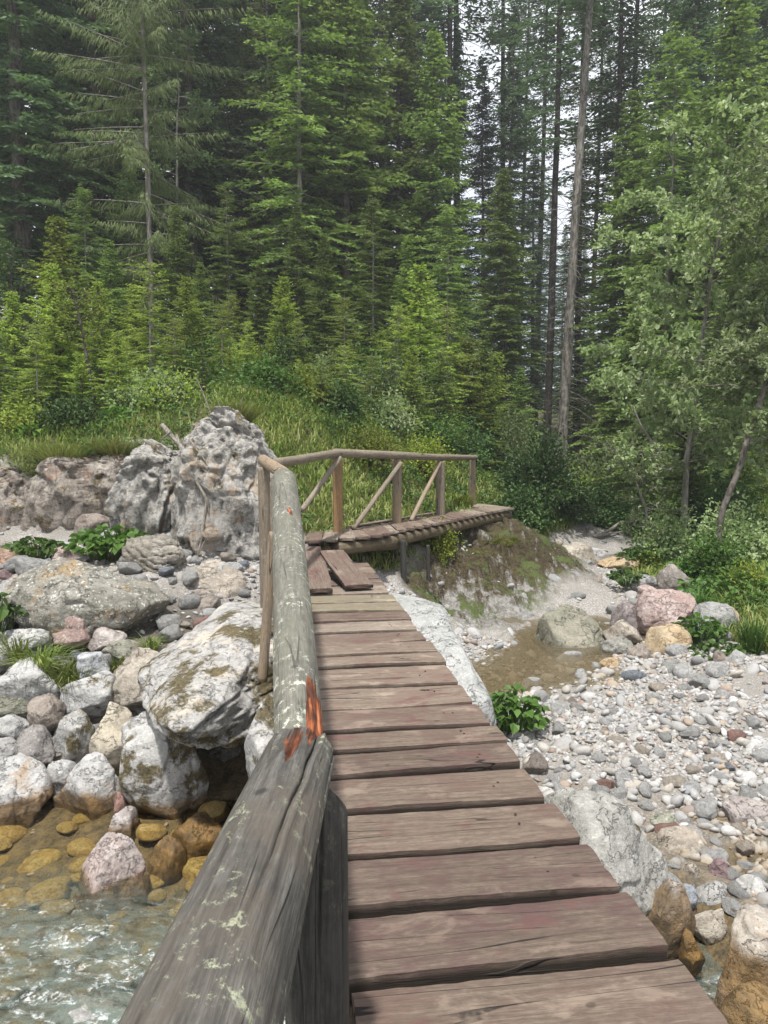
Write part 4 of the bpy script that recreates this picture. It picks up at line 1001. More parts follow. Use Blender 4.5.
FE = [(-.98, 9.25), (-.05, 9.93), (.27, 10.57), (.91, 11.6), (1.77, 13.15), (2.47, 14.26)]
BE = [(-1.08, 10.3), (-.62, 10.42), (.2, 11.6), (.97, 12.96), (1.42, 14.1), (1.88, 15.4)]
def walkway():
    wk = thing('plank_walkway', 'raised curved plank walkway with a log railing along its far side', 'walkway', (0.5, 11.5, -0.6))
    org = np.array(wk.location[:]); z = 0.30
    fe = np.array(FE); be = np.array(BE)
    def par(poly, n):
        L = np.r_[0, np.cumsum(np.linalg.norm(np.diff(poly, axis=0), axis=1))]; s = np.linspace(0, L[-1], n)
        return np.stack([np.interp(s, L, poly[:, c]) for c in range(2)], 1)
    n = 25; f_ = par(fe, n + 1); b_ = par(be, n + 1); rs = np.random.default_rng(8)
    for i in range(n):
        fa = (f_[i] + f_[i + 1]) / 2; ba = (b_[i] + b_[i + 1]) / 2
        w = np.linalg.norm(f_[i + 1] - f_[i]) * 0.5 + np.linalg.norm(b_[i + 1] - b_[i]) * 0.5
        dv = nrm(ba - fa)
        a = np.array([*(fa - dv * rs.uniform(0, .02)), z + rs.uniform(-.002, .002)]); b = np.array([*(ba + dv * 0.08), z + rs.uniform(-.002, .002)])
        wv = abs(np.cross(np.array([*dv, 0]), np.array([*(f_[i + 1] - f_[i]), 0]))[2])
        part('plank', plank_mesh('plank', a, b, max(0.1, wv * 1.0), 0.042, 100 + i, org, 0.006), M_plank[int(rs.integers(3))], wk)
    for off, r, s in ((0.10, 0.085, 21), (0.95, 0.08, 22)):
        pts = []
        for q in np.linspace(0, n, 9):
            i = int(min(q, n)); p = f_[i] + (b_[i] - f_[i]) * off; pts.append((p[0], p[1], z - 0.05 - r - 0.01))
        if off < 0.5: pts[0] = (pts[0][0] + 0.35, pts[0][1] + 0.2, pts[0][2])
        log('beam', pts, r, r, M_beam, wk, seed=s, k=20, res=0.08)
    # cross bearer and supports
    log('beam', [P(325, 549, 9.6), P(405, 545, 10.6)], 0.06, 0.06, M_beam, wk, seed=23, k=16)
    for (px, y0, y1, d, r) in ((404, 540, 590, 10.35, 0.045), (429, 545, 612, 11.0, 0.03), (397, 545, 566, 10.9, 0.03), (364, 556, 572, 9.9, 0.03)):
        q = P(px, y1, d); log('support', [np.array([q[0], q[1], q[2] - 0.25]), P(px - 1, y0, d)], r, r * 0.9, M_post, wk, seed=int(px), k=12)
    posts = [(337.5, 531, 10.3, 455, 0.072, M_orangewood), (397, 523, 11.5, 459, 0.075, M_tanwood), (440.5, 515, 12.9, 461, 0.085, M_greywood), (472.5, 504, 15.1, 458, 0.072, M_tanwood)]
    tops = []
    for (px, yb, d, yt, r, m) in posts:
        b = P(px, yb, d); t_ = P(px, yt, d)
        log('post', [b + np.array([0, 0, -0.35]), t_], r, r * 0.93, m, wk, seed=int(px), k=20); tops.append(t_)
    for (x0, y0, d0, x1, y1, d1, r, m) in ((340, 458, 10.15, 302, 510, 8.7, 0.034, M_greywood), (401, 463, 11.4, 353, 529, 10.5, 0.036, M_greywood), (440, 462, 12.8, 411, 521, 11.7, 0.036, M_tanwood)):
        log('brace', [P(x0, y0, d0), P(x1, y1, d1)], r, r, m, wk, seed=int(x0) + 1, k=14)
    log('handrail', [P(277, 463, 7.35), P(338, 453.5, 10.3)], 0.05, 0.055, M_greywood, wk, seed=31, k=20)
    log('handrail', [P(334, 453, 10.2), P(400, 455.5, 11.5), P(441, 457.5, 12.9), P(476, 457.5, 15.2)], 0.062, 0.05, M_greywood, wk, seed=32, k=20)
    # kerb board behind the posts
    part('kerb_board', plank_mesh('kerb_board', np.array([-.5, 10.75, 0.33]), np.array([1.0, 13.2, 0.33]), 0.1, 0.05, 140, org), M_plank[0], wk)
walkway()

def loose(label, quad, zf, zb, seed):
    # quad: px of front-left, front-right, back-right, back-left
    fl, fr, brr, bl = quad
    a = (G(*fl, zf) + G(*fr, zf)) / 2; b = (G(*bl, zb) + G(*brr, zb)) / 2
    w = (np.linalg.norm(G(*fl, zf) - G(*fr, zf)) + np.linalg.norm(G(*bl, zb) - G(*brr, zb))) / 2 * 0.95
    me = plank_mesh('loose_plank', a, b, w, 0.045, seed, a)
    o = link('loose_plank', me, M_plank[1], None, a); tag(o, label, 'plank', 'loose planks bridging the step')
loose('left loose plank lying lengthwise up to the walkway beside the handrail', ((308, 590), (334, 587), (319, 546), (303, 547)), 0.075, 0.26, 151)
loose('right loose plank lying askew on the last deck boards below the walkway', ((347, 587), (370, 582), (343, 550), (321, 550)), 0.075, 0.26, 152)

# ------------------------------------------------------------------ foliage builders
def kites(p0, p1, w, sd):
    """long kite quads from p0 to p1, half width w, side vector sd"""
    m = p0 * 0.55 + p1 * 0.45
    V = np.stack([p0, m + sd * w[:, None], p1, m - sd * w[:, None]], 1).reshape(-1, 3)
    Fc = np.arange(len(V)).reshape(-1, 4)
    return V, Fc

def leaves(pos, dirv, nv, L, W, fold=0.25):
    """six-sided folded leaves"""
    side = nrm(np.cross(dirv, nv)); nv = np.cross(side, dirv)
    L = L[:, None]; W = W[:, None]
    up = nv * W * fold
    v0 = pos; v3 = pos + dirv * L - nv * L * 0.12
    a1 = pos + dirv * L * 0.28; a2 = pos + dirv * L * 0.68
    V = np.stack([v0, a1 + side * W * 0.5 + up, a2 + side * W * 0.42 + up, v3, a2 - side * W * 0.42 + up, a1 - side * W * 0.5 + up], 1).reshape(-1, 3)
    i = np.arange(len(pos))[:, None] * 6
    Fc = np.concatenate([i + np.array([0, 1, 2, 3]), i + np.array([0, 3, 4, 5])])
    return V, Fc

def tube_np(paths, radii, k=5):
    """paths: list of (n,3), radii list of (n,) -> V,F"""
    Vs, Fs, b = [], [], 0
    for Pp, rr in zip(paths, radii):
        n = len(Pp); tg = nrm(np.gradient(Pp, axis=0)); ref = np.array([0, 0, 1.0]) if abs(tg[0][2]) < 0.8 else np.array([1.0, 0, 0])
        sd = nrm(np.cross(tg, ref)); up = np.cross(sd, tg)
        th = np.linspace(0, 2 * math.pi, k, endpoint=False)
        V = Pp[:, None] + (np.cos(th)[None, :, None] * sd[:, None] + np.sin(th)[None, :, None] * up[:, None]) * np.asarray(rr)[:, None, None]
        i = np.arange(n * k).reshape(n, k) + b; j = np.roll(i, -1, 1)
        Fs.append(np.stack([i[:-1], i[1:], j[1:], j[:-1]], -1).reshape(-1, 4)); Vs.append(V.reshape(-1, 3)); b += n * k
    return np.concatenate(Vs), np.concatenate(Fs)

def spruce(name, label, h, r0, start, Lmax, seed, mfol, mbark, gapz=0.42, nb=6, step=0.11, tw=0.40, wid=0.035, droop=0.35, group=None, sub=4, dead=0.0, weep=0.0, shape=0.75, bare_low=0.0, updown=0.5):
    r_ = np.random.default_rng(seed)
    root = thing(name, label, 'tree', (0, 0, 0), group)
    n = 22; zz = np.linspace(-0.4, h, n)
    bend = np.c_[0.05 * h * 0.12 * np.sin(zz / h * 3 + seed), 0.05 * h * 0.12 * np.cos(zz / h * 2.3 + seed), zz]
    def axis_at(z): return np.array([np.interp(z, zz, bend[:, 0]), np.interp(z, zz, bend[:, 1]), z])
    rad = r0 * np.clip(1 - zz / h, 0.015, 1) ** 0.85; rad[0] *= 1.35
    paths, radii = [bend], [rad]
    K0, K1, KW, KS = [], [], [], []
    z = start * h
    while z < h - 0.1:
        u = (z - start * h) / (h * (1 - start) + 1e-6)
        for b in range(nb):
            az = r_.uniform(0, 6.283); zb = z + r_.uniform(-gapz, gapz) * 0.5
            L = Lmax * (1 - u) ** shape * r_.uniform(0.45, 1.15) * (1 + 0.28 * math.sin(az * 2 + z * 1.3 + seed) * math.sin(z * 0.9 + seed * 2)) + 0.10
            if r_.random() < 0.10: continue
            if u < 0.12: L *= 0.65 + 2.5 * u * r_.uniform(0.5, 1.1)
            a0 = axis_at(min(zb, h - 0.02))
            rd = np.array([math.cos(az), math.sin(az), 0]); sdv = np.array([-rd[1], rd[0], 0])
            ang = (-0.15 + updown * u ** 1.2 + r_.uniform(-.2, .2)); m = 6; s = np.linspace(0, 1, m)
            dp = droop * (1 - 0.6 * u)
            pth = a0 + rd * (s * L)[:, None] + np.array([0, 0, 1.0]) * (L * (ang * s - dp * s ** 2 + 0.45 * dp * s ** 3))[:, None]
            paths.append(pth[::2] if m > 4 else pth); radii.append(np.linspace(0.008 + 0.006 * L, 0.002, m)[::2])
            if r_.random() < bare_low * (1 - u) ** 2: continue
            nt = max(4, int(L / step)); ss = np.clip(np.linspace(0.10, 1.0, nt) + r_.uniform(-.02, .02, nt), 0.03, 1)
            base = np.stack([np.interp(ss, s, pth[:, c]) for c in range(3)], 1)
            sgn = np.where(np.arange(nt) % 2 == 0, 1.0, -1.0)
            tl = (tw * min(1, L / 1.6 + 0.25) * (1 - 0.72 * ss ** 1.4)) * r_.uniform(0.7, 1.25, nt)
            fw = 0.75
            td = nrm(rd * fw + sdv * sgn[:, None] * r_.uniform(0.6, 1.1, nt)[:, None] + np.array([0, 0, 1.0]) * (r_.uniform(-.38, -0.02, nt) - weep * r_.uniform(0.4, 1.6, nt))[:, None])
            tip = base + td * tl[:, None]
            # main twigs
            rnd = nrm(r_.normal(size=(nt, 3)) * 0.45 + np.array([rd[0], rd[1], 0.1]) * 1.0)
            sd = nrm(np.cross(td, nrm(r_.normal(size=(nt, 3)) + np.array([0, 0, 0.4]))))
            K0.append(base); K1.append(tip); KW.append(np.full(nt, wid) * r_.uniform(.7, 1.2, nt)); KS.append(sd)
            for q in range(sub):
                f = (q + 0.6) / (sub + 0.3)
                sb = base + td * (tl * f)[:, None]; sg = 1 if q % 2 else -1
                d2 = nrm(td * 0.8 + np.cross(td, np.array([0, 0, 1.0])) * sg * 0.75 + np.array([0, 0, 1.0]) * (r_.uniform(-.5, .25, nt) - weep)[:, None])
                l2 = tl * (0.55 - 0.32 * f) * r_.uniform(0.7, 1.3, nt) + 0.04
                K0.append(sb); K1.append(sb + d2 * l2[:, None]); KW.append(np.full(nt, wid * 0.75)); KS.append(nrm(np.cross(d2, nrm(r_.normal(size=(nt, 3)) + np.array([0, 0, 0.3])))))
        z += gapz * (1 - 0.55 * u) * r_.uniform(0.75, 1.25)
    # dead twigs on the bare part of the stem
    for q in range(int(dead * start * h)):
        zb = r_.uniform(0.06, 1) * start * h; az = r_.uniform(0, 6.28); L = r_.uniform(0.25, 1.5)
        a0 = axis_at(zb); rd = np.array([math.cos(az), math.sin(az), r_.uniform(-.45, .1)])
        paths.append(np.stack([a0, a0 + rd * L * 0.5, a0 + rd * L + np.array([0, 0, -0.12 * L])])); radii.append(np.array([0.014, 0.009, 0.003]))
    V, Fc = tube_np([paths[0]], [radii[0]], 12)
    V2, F2 = tube_np(paths[1:], radii[1:], 3) if len(paths) > 1 else (np.zeros((0, 3)), np.zeros((0, 4), int))
    V = np.r_[V, V2]; Fc = np.r_[Fc, F2 + len(V) - len(V2)]
    V[:, :2] += (0.04 * r0 / 0.2) * fbm(V * 3, 2, seed)[:, None] * (np.hypot(V[:, 0], V[:, 1]) < 0.5)[:, None]
    part('trunk', mesh_np('trunk', V, [Fc], True), mbark, root)
    V, Fc = kites(np.concatenate(K0), np.concatenate(K1), np.concatenate(KW), np.concatenate(KS))
    part('crown', mesh_np('crown', V, [Fc], False), mfol, root)
    return root

def broadleaf(name, label, base, trunk, r0, r1, nl, limb, leafL, seed, mleaf, mbark, start=0.3, nleaf=14, cat='tree', twig=0.5, up=0.35, extra=None, group=None):
    """trunk: polyline relative to base; limbs carry twigs, twigs carry leaves"""
    r_ = np.random.default_rng(seed)
    root = thing(name, label, cat, base, group)
    T = np.asarray(trunk, float); L = np.r_[0, np.cumsum(np.linalg.norm(np.diff(T, axis=0), axis=1))]
    s = np.linspace(0, L[-1], 24); tp = np.stack([np.interp(s, L, T[:, c]) for c in range(3)], 1)
    tp = tp + np.c_[fbm(np.c_[s, s * 0, s * 0] + seed, 2, 1), fbm(np.c_[s, s * 0, s * 0] + seed, 2, 2), s * 0] * 0.06
    paths = [tp]; radii = [np.linspace(r0, r1, 24)]
    LP, LD, LN = [], [], []
    for i in range(nl):
        f = start + (1 - start) * (i + r_.random()) / nl; k = f * 23; a0 = np.array([np.interp(k, range(24), tp[:, c]) for c in range(3)])
        az = r_.uniform(0, 6.283); Ll = limb * (1 - 0.62 * f) * r_.uniform(0.55, 1.25) * (0.75 if f < start + 0.08 else 1)
        rd = np.array([math.cos(az), math.sin(az), up * (0.4 + f) + r_.uniform(-.15, .25)])
        if extra is not None: rd = rd + np.array(extra) * r_.random()
        m = 6; u = np.linspace(0, 1, m)
        pth = a0 + rd * (u * Ll)[:, None] + np.array([0, 0, -0.28]) * (Ll * u ** 2)[:, None] + r_.normal(size=(m, 3)) * 0.03 * u[:, None]
        paths.append(pth); radii.append(np.linspace(r0 * 0.16 + 0.003, 0.003, m))
        nt = max(5, int(Ll / 0.13))
        for j in range(nt):
            ub = r_.uniform(0.2, 1.0); b0 = np.array([np.interp(ub, u, pth[:, c]) for c in range(3)])
            td = nrm(rd * 0.6 + r_.normal(size=3) * 0.6 + np.array([0, 0, 0.05])); tl = twig * r_.uniform(0.35, 1.1) * (1.15 - 0.5 * ub)
            e = b0 + td * tl + np.array([0, 0, -0.12 * tl])
            paths.append(np.stack([b0, (b0 + e) / 2 + r_.normal(size=3) * 0.02, e])); radii.append(np.array([0.006, 0.004, 0.002]))
            nn = nleaf; w = r_.uniform(0.15, 1.05, nn)
            p = b0 + (e - b0) * w[:, None] + r_.normal(size=(nn, 3)) * 0.035
            LP.append(p); LD.append(nrm(td * 0.5 + r_.normal(size=(nn, 3)) * 0.8 + np.array([0, 0, -0.15]))); LN.append(nrm(r_.normal(size=(nn, 3)) * 0.8 + np.array([0, 0, 0.8])))
    V, Fc = tube_np([paths[0]], [radii[0]], 10); V2, F2 = tube_np(paths[1:], radii[1:], 4)
    part('trunk' if cat == 'tree' else 'stem', mesh_np('trunk', np.r_[V, V2], [np.r_[Fc, F2 + len(V)]], True), mbark, root)
    LP, LD, LN = map(np.concatenate, (LP, LD, LN)); n = len(LP)
    ll = leafL * r_.uniform(0.65, 1.25, n)
    V, Fc = leaves(LP, LD, LN, ll, ll * 0.62)
    part('crown' if cat == 'tree' else 'foliage', mesh_np('crown', V, [Fc], False), mleaf, root)
    return root

# materials of the plants (albedo)
L_dark = mat_leaf('spruce_needles', [(0.050, 0.092, 0.044), (0.088, 0.145, 0.064), (0.135, 0.195, 0.088)], 0.4, 0.6)
L_mid = mat_leaf('spruce_needles', [(0.095, 0.150, 0.036), (0.160, 0.228, 0.054), (0.235, 0.295, 0.080)], 0.42, 0.6)
L_young = mat_leaf('young_needles', [(0.155, 0.225, 0.036), (0.25, 0.32, 0.055), (0.36, 0.41, 0.09)], 0.45, 0.6)
L_bright = mat_leaf('larch_needles', [(0.085, 0.130, 0.035), (0.14, 0.19, 0.05), (0.20, 0.25, 0.075)], 0.35, 0.6)
L_larch = mat_leaf('pale_needles', [(0.085, 0.135, 0.045), (0.135, 0.19, 0.07), (0.19, 0.245, 0.11)], 0.3, 0.6)
L_alder = mat_leaf('alder_leaves', [(0.165, 0.235, 0.09), (0.28, 0.355, 0.16), (0.47, 0.53, 0.34)], 0.45, 0.5)
L_shrub = mat_leaf('shrub_leaves', [(0.040, 0.082, 0.024), (0.068, 0.130, 0.036), (0.11, 0.19, 0.055)], 0.3, 0.45)
L_herb = mat_leaf('herb_leaves', [(0.050, 0.105, 0.022), (0.085, 0.16, 0.032), (0.13, 0.22, 0.05)], 0.35, 0.5)
L_yellow = mat_leaf('yellow_leaves', [(0.11, 0.15, 0.02), (0.19, 0.23, 0.03), (0.30, 0.32, 0.05)], 0.35, 0.5)
L_grass = mat_leaf('grass_blades', [(0.08, 0.125, 0.025), (0.14, 0.19, 0.04), (0.22, 0.26, 0.07), (0.30, 0.28, 0.12)], 0.35, 0.6)
B_spruce = mat_bark('spruce_bark', (0.055, 0.045, 0.038), (0.15, 0.13, 0.115), 0.35)
B_pale = mat_bark('pale_bark', (0.14, 0.125, 0.105), (0.34, 0.315, 0.28), 0.5)
B_dark = mat_bark('dark_bark', (0.022, 0.019, 0.016), (0.075, 0.066, 0.056), 0.2)
B_dead = mat_bark('dead_wood', (0.14, 0.12, 0.10), (0.32, 0.29, 0.25), 0.2, 3)

def at(px, d):
    X = (px - 384) / F * d
    return np.array([X, d, tz(X, d)])
def top_h(px, py, d): return P(px, py, d)[2] - at(px, d)[2]

# prototypes; the first use of each moves the prototype itself
PR = {}
def proto(key, **kw):
    kw.setdefault('group', None)
    PR[key] = [spruce(label='tall spruce', **kw), kw['h'], False]
proto('A', name='spruce_tree', h=27, r0=0.24, start=0.05, Lmax=3.3, seed=1, mfol=L_dark, mbark=B_spruce, gapz=0.46, nb=7, step=0.14, tw=0.66, wid=0.050, sub=5, bare_low=0.05)
proto('B', name='spruce_tree', h=30, r0=0.27, start=0.14, Lmax=3.5, seed=2, mfol=L_dark, mbark=B_spruce, gapz=0.50, nb=6, step=0.14, tw=0.66, wid=0.050, sub=5, dead=4, bare_low=0.2)
proto('C', name='spruce_tree', h=33, r0=0.17, start=0.36, Lmax=2.7, seed=3, mfol=L_dark, mbark=B_dark, gapz=0.50, nb=5, step=0.16, tw=0.6, wid=0.05, sub=4, dead=9, bare_low=0.5)
proto('D', name='spruce_tree', h=12, r0=0.13, start=0.03, Lmax=2.4, seed=4, mfol=L_mid, mbark=B_spruce, gapz=0.32, nb=8, step=0.12, tw=0.52, wid=0.040, sub=5)
proto('E', name='spruce_tree', h=9, r0=0.10, start=0.03, Lmax=2.0, seed=5, mfol=L_mid, mbark=B_spruce, gapz=0.28, nb=8, step=0.10, tw=0.44, wid=0.034, sub=5, droop=0.25)
proto('F', name='young_spruce', h=5, r0=0.06, start=0.03, Lmax=1.35, seed=6, mfol=L_young, mbark=B_spruce, gapz=0.22, nb=8, step=0.075, tw=0.32, wid=0.024, sub=5, droop=0.15, updown=0.7)
proto('G', name='young_spruce', h=3.2, r0=0.04, start=0.02, Lmax=1.0, seed=7, mfol=L_young, mbark=B_spruce, gapz=0.17, nb=8, step=0.06, tw=0.25, wid=0.020, sub=4, droop=0.1, updown=0.7)
proto('F2', name='young_spruce', h=5, r0=0.05, start=0.05, Lmax=1.5, seed=16, mfol=L_young, mbark=B_pale, gapz=0.30, nb=6, step=0.08, tw=0.30, wid=0.020, sub=5, droop=0.3, updown=0.6, shape=0.6)
proto('G2', name='young_spruce', h=3.6, r0=0.04, start=0.04, Lmax=1.2, seed=17, mfol=L_mid, mbark=B_spruce, gapz=0.22, nb=6, step=0.065, tw=0.26, wid=0.02, sub=4, droop=0.25, updown=0.5, shape=0.6)
proto('D2', name='spruce_tree', h=12, r0=0.11, start=0.06, Lmax=2.5, seed=18, mfol=L_mid, mbark=B_pale, gapz=0.42, nb=6, step=0.12, tw=0.5, wid=0.034, sub=5, droop=0.5, shape=0.6)
proto('H', name='larch_tree', h=19, r0=0.08, start=0.10, Lmax=2.6, seed=8, mfol=mat_leaf('larch_tassels', [(0.17, 0.24, 0.08), (0.26, 0.34, 0.13), (0.36, 0.44, 0.20)], 0.45, 0.6), mbark=B_pale, gapz=0.40, nb=5, step=0.055, tw=0.5, wid=0.011, sub=6, weep=0.9, dead=4, droop=0.15, shape=0.45)
proto('J', name='larch_sapling', h=3.4, r0=0.045, start=0.10, Lmax=1.25, seed=9, mfol=L_bright, mbark=B_dark, gapz=0.26, nb=5, step=0.06, tw=0.34, wid=0.014, sub=3, weep=0.6, droop=0.5)
def plant(key, px, d, label, top=None, s=None, group=None, rz=None, tilt=(0, 0), dz=0.0):
    o, h, used = PR[key]
    b = at(px, d); b[2] += dz
    sc = s if s is not None else (top_h(px, top, d) / h if top is not None else 1.0)
    rz = rng.uniform(0, 6.28) if rz is None else rz
    if not used:
        PR[key][2] = True
        o.location = tuple(float(v) for v in b); o.rotation_euler = (tilt[0], tilt[1], rz); o.scale = (sc, sc, sc)
        tag(o, label, 'tree', group); return o
    return copy_tree(o, b, rz, sc, label, group, 'tree', tilt)

# --- featured trees
plant('H', 152, 20, 'pale drooping larch with hanging strands at the upper left', s=1.0, rz=1.0)
plant('A', 38, 21, 'tall spruce with a visible grey stem at the upper left corner', s=0.95)
plant('F2', 155, 14.5, 'bright green young spruce with a thin pale stem above the rock wall', top=255)
plant('F', 68, 15.5, 'feathery bright green conifer standing on the left bank', top=215)
plant('E', 205, 17.5, 'dark bushy young spruce just right of the bright sapling', top=262)
plant('E', 118, 18.5, 'mid green spruce behind the bright saplings on the left', top=240)
plant('D2', 372, 18.5, 'light green slender spruce with a pale stem behind the railing', top=196)
plant('D', 325, 19.5, 'bushy yellowish spruce left of the slender one', top=235)
plant('J', 322, 13.9, 'yellow green weeping larch sapling on the mound behind the railing', top=352)
plant('D2', 445, 23, 'broad drooping spruce right of the slender pale stemmed one', top=205)
plant('D', 500, 25.5, 'dark wide spruce in the middle of the forest edge', top=170)
plant('E', 520, 21, 'low spreading spruce above the dark round bush', top=368)
plant('E', 640, 20, 'dark spruce partly hidden behind the alder leaves', top=265)
plant('D', 735, 19.5, 'dark spruce behind the leaning pale trunk at the right edge', top=210)
plant('E', 690, 17.5, 'sparse brownish spruce under the alder crown', top=380)
plant('E', 255, 21, 'dim green spruce in front of the dark gap', top=290)
for key, px, d, tp, lb in (('D', -12, 18, 150, 'mid green spruce at the left edge behind the saplings'), ('D2', 92, 19.5, 185, 'loose spruce behind the thin dark leaning stem'), ('D', 182, 19, 205, 'full spruce just right of the larch stem'), ('D2', 232, 19.5, 182, 'drooping spruce left of the dark gap in the forest'),
                      ('E', 262, 19, 262, 'lower full spruce above the jagged crag'), ('D', 300, 20.5, 205, 'full spruce in front of the dark stems left of centre'), ('D2', 136, 21.5, 160, 'spruce standing directly behind the pale larch'), ('D', 408, 21, 235, 'full spruce right behind the slender pale stemmed one'), ('E', 482, 20, 330, 'short full spruce behind the end post of the railing')):
    plant(key, px, d, lb, top=tp)
for px, d, tp in ((262, 14.4, 345), (300, 14.4, 358), (345, 15.0, 342), (372, 15.2, 352), (412, 16.5, 345), (232, 13.9, 352), (440, 17.5, 350)):
    plant(('F2', 'F', 'G2')[int(px) % 3], px, d, 'light green conifer sapling growing on the mound behind the walkway', top=tp, group='saplings on the mound')
# low young spruces on the bank
gy = 'young spruces on the grassy bank'
for px, d, tp in ((5, 13.2, 335), (42, 13.5, 318), (84, 13.3, 352), (122, 13.5, 330), (150, 13.2, 372), (178, 13.6, 315), (205, 13.5, 348), (225, 14.4, 300), (250, 15.0, 318), (272, 15.6, 335), (20, 14.6, 290), (105, 15, 280), (60, 14.2, 262),
                  (300, 15.6, 318), (345, 16.0, 292), (398, 17.5, 300), (420, 18, 262), (446, 19, 300), (468, 19.5, 335), (-30, 15, 280), (235, 18, 290), (285, 17, 275), (380, 18, 330), (492, 21, 352), (190, 16.5, 275), (140, 16.2, 285)):
    plant(('F', 'F2')[int(px * 7 + d) % 2] if tp < 325 else ('G', 'G2')[int(px) % 2], px, d, 'young spruce growing thickly on the grassy bank behind the rocks', top=tp, group=gy)
# tall forest
def forest(lst, label, group):
    for key, px, d, s in lst: plant(key, px, d, label, s=s, group=group)
gl = 'tall spruces crowding the left slope'
forest([('A', -60, 22, .9), ('B', 85, 26, 1), ('A', 110, 24, .9), ('A', 200, 25, .95), ('B', -10, 28, 1), ('B', 150, 31, 1.05), ('A', 60, 33, 1), ('B', 225, 32, 1), ('A', -90, 30, 1), ('B', 20, 38, 1.1), ('A', 120, 40, 1.1), ('B', 190, 40, 1.05), ('A', 240, 43, 1.1),
        ('A', -40, 46, 1.1), ('B', 80, 48, 1.1), ('A', 165, 52, 1.1)],
       'tall dark spruce in the dense stand on the left slope', gl)
gm = 'tall spruces in the middle of the forest'
forest([('A', 330, 27, .95), ('B', 345, 34, 1), ('C', 268, 30, .95), ('C', 285, 36, 1), ('B', 310, 42, 1), ('A', 350, 48, .9), ('C', 300, 50, 1),
        ('D', 400, 28, 1.25), ('D2', 300, 24, 1.2), ('D', 345, 25, 1.3), ('A', 405, 34, .62), ('D', 430, 27, 1.1), ('A', 455, 33, .6), ('D2', 275, 27, 1.2), ('A', 360, 38, .8), ('B', 250, 29, .95), ('A', 290, 33, .9), ('D', 350, 31, 1.3), ('A', 480, 36, .62), ('B', 425, 40, .55), ('A', 385, 44, .6)],
       'tall dark spruce in the middle of the forest behind the walkway', gm)
gs = 'bare stems against the sky'
forest([('C', 377, 34, 1.05), ('C', 417, 33, 1.0), ('C', 431, 41, 1.05), ('C', 441, 33, 1.1), ('C', 456, 35, 1.15), ('C', 498, 40, 1.1), ('C', 401, 50, 1.1), ('C', 520, 46, 1.0)],
       'straight dark spruce stem against the bright sky', gs)
gr_ = 'tall spruces in the right half of the forest'
forest([('C', 545, 30, 1.0), ('C', 535, 44, 1.1), ('C', 578, 36, 1.0), ('C', 604, 31, .95), ('C', 590, 48, 1.1), ('C', 625, 34, 1.0),
        ('D2', 610, 33, 1.3), ('A', 575, 40, .55), ('A', 530, 42, .6), ('A', 630, 38, .6), ('D', 625, 26, 1.1), ('A', 680, 27, .75), ('D2', 660, 24, 1.2), ('A', 770, 26, .85), ('D', 715, 24, 1.3),
        ('A', 655, 33, .8), ('B', 700, 30, .9), ('A', 748, 32, .9), ('B', 800, 30, 1), ('C', 650, 42, 1.1), ('A', 730, 42, 1), ('B', 680, 48, .9), ('A', 790, 42, 1), ('A', 850, 34, 1), ('A', 545, 66, .7), ('A', 505, 38, .75)],
       'tall dark spruce in the right half of the forest', gr_)
gf = 'spruces far behind'
forest([('A', px, d, s) for px, d, s in ((60, 62, 1.1), (130, 66, 1.1), (210, 60, 1), (270, 66, .9), (320, 64, .8), (370, 72, .75), (420, 70, .6), (465, 76, .65), (510, 74, .7), (560, 78, .7), (600, 72, .65), (645, 74, .75), (690, 66, .85), (740, 62, .9), (800, 66, 1), (20, 70, 1.1), (-40, 64, 1.1),
                                         (395, 88, .7), (440, 92, .65), (485, 90, .7), (535, 94, .8), (580, 90, .7), (622, 92, .75), (340, 86, .8), (665, 88, .9))],
       'distant spruce closing the view at the back of the forest', gf)

# leaning pale trunk with sparse top
def lean_tree():
    b = at(560, 26); tp = P(592, 0, 26.5); v = tp - b
    o = spruce('spruce_tree', 'leaning grey spruce trunk with short dead twigs right of the middle', 30, 0.19, 0.52, 2.6, 41, L_dark, mat_bark('grey_bark', (0.07, 0.062, 0.054), (0.24, 0.22, 0.19), 0.5), gapz=0.5, nb=5, step=0.15, tw=0.6, wid=0.045, sub=4, dead=16)
    o.location = tuple(b); o.rotation_euler = (0, math.atan2(v[0], v[2]), 0.0)
    return o
lean_tree()
# alder and others
bA = at(684, 15.5)
broadleaf('alder_tree', 'large pale green alder with a thin light stem on the right', bA, [(0, 0, -.2), (0.02, 0, 2.0), (0.22, 0, 4.0), (0.45, 0, 6.0), (0.65, 0.1, 7.4), (0.72, 0.1, 8.2)], 0.075, 0.015, 84, 3.2, 0.105, 51, L_alder, B_pale, start=0.22, nleaf=20, twig=0.6, up=0.45)
bA = at(790, 13.5)
broadleaf('alder_tree', 'leafy alder reaching in from the right picture edge', bA, [(0, 0, -.2), (0.0, 0, 2.5), (-0.1, 0, 5.0), (-.2, 0, 6.4), (-.25, 0, 7.0)], 0.07, 0.015, 60, 2.7, 0.10, 52, L_alder, B_pale, start=0.3, nleaf=18, twig=0.55, up=0.45)
q0 = P(724, 505, 12.5); q1 = P(770, 378, 12.8); v = (q1 - q0)
broadleaf('leaning_tree', 'leaning pale trunk at the right picture edge', (q0[0], q0[1], tz(q0[0], q0[1])), [(-0.12, 0, -.3), (q0 - np.array([q0[0], q0[1], tz(q0[0], q0[1])])), (q1 - np.array([q0[0], q0[1], tz(q0[0], q0[1])])), (q1 + v * 1.2 - np.array([q0[0], q0[1], tz(q0[0], q0[1])]))],
          0.055, 0.032, 18, 1.5, 0.09, 53, L_alder, B_spruce, start=0.55, nleaf=12, twig=0.5)
bB = at(648, 15.0)
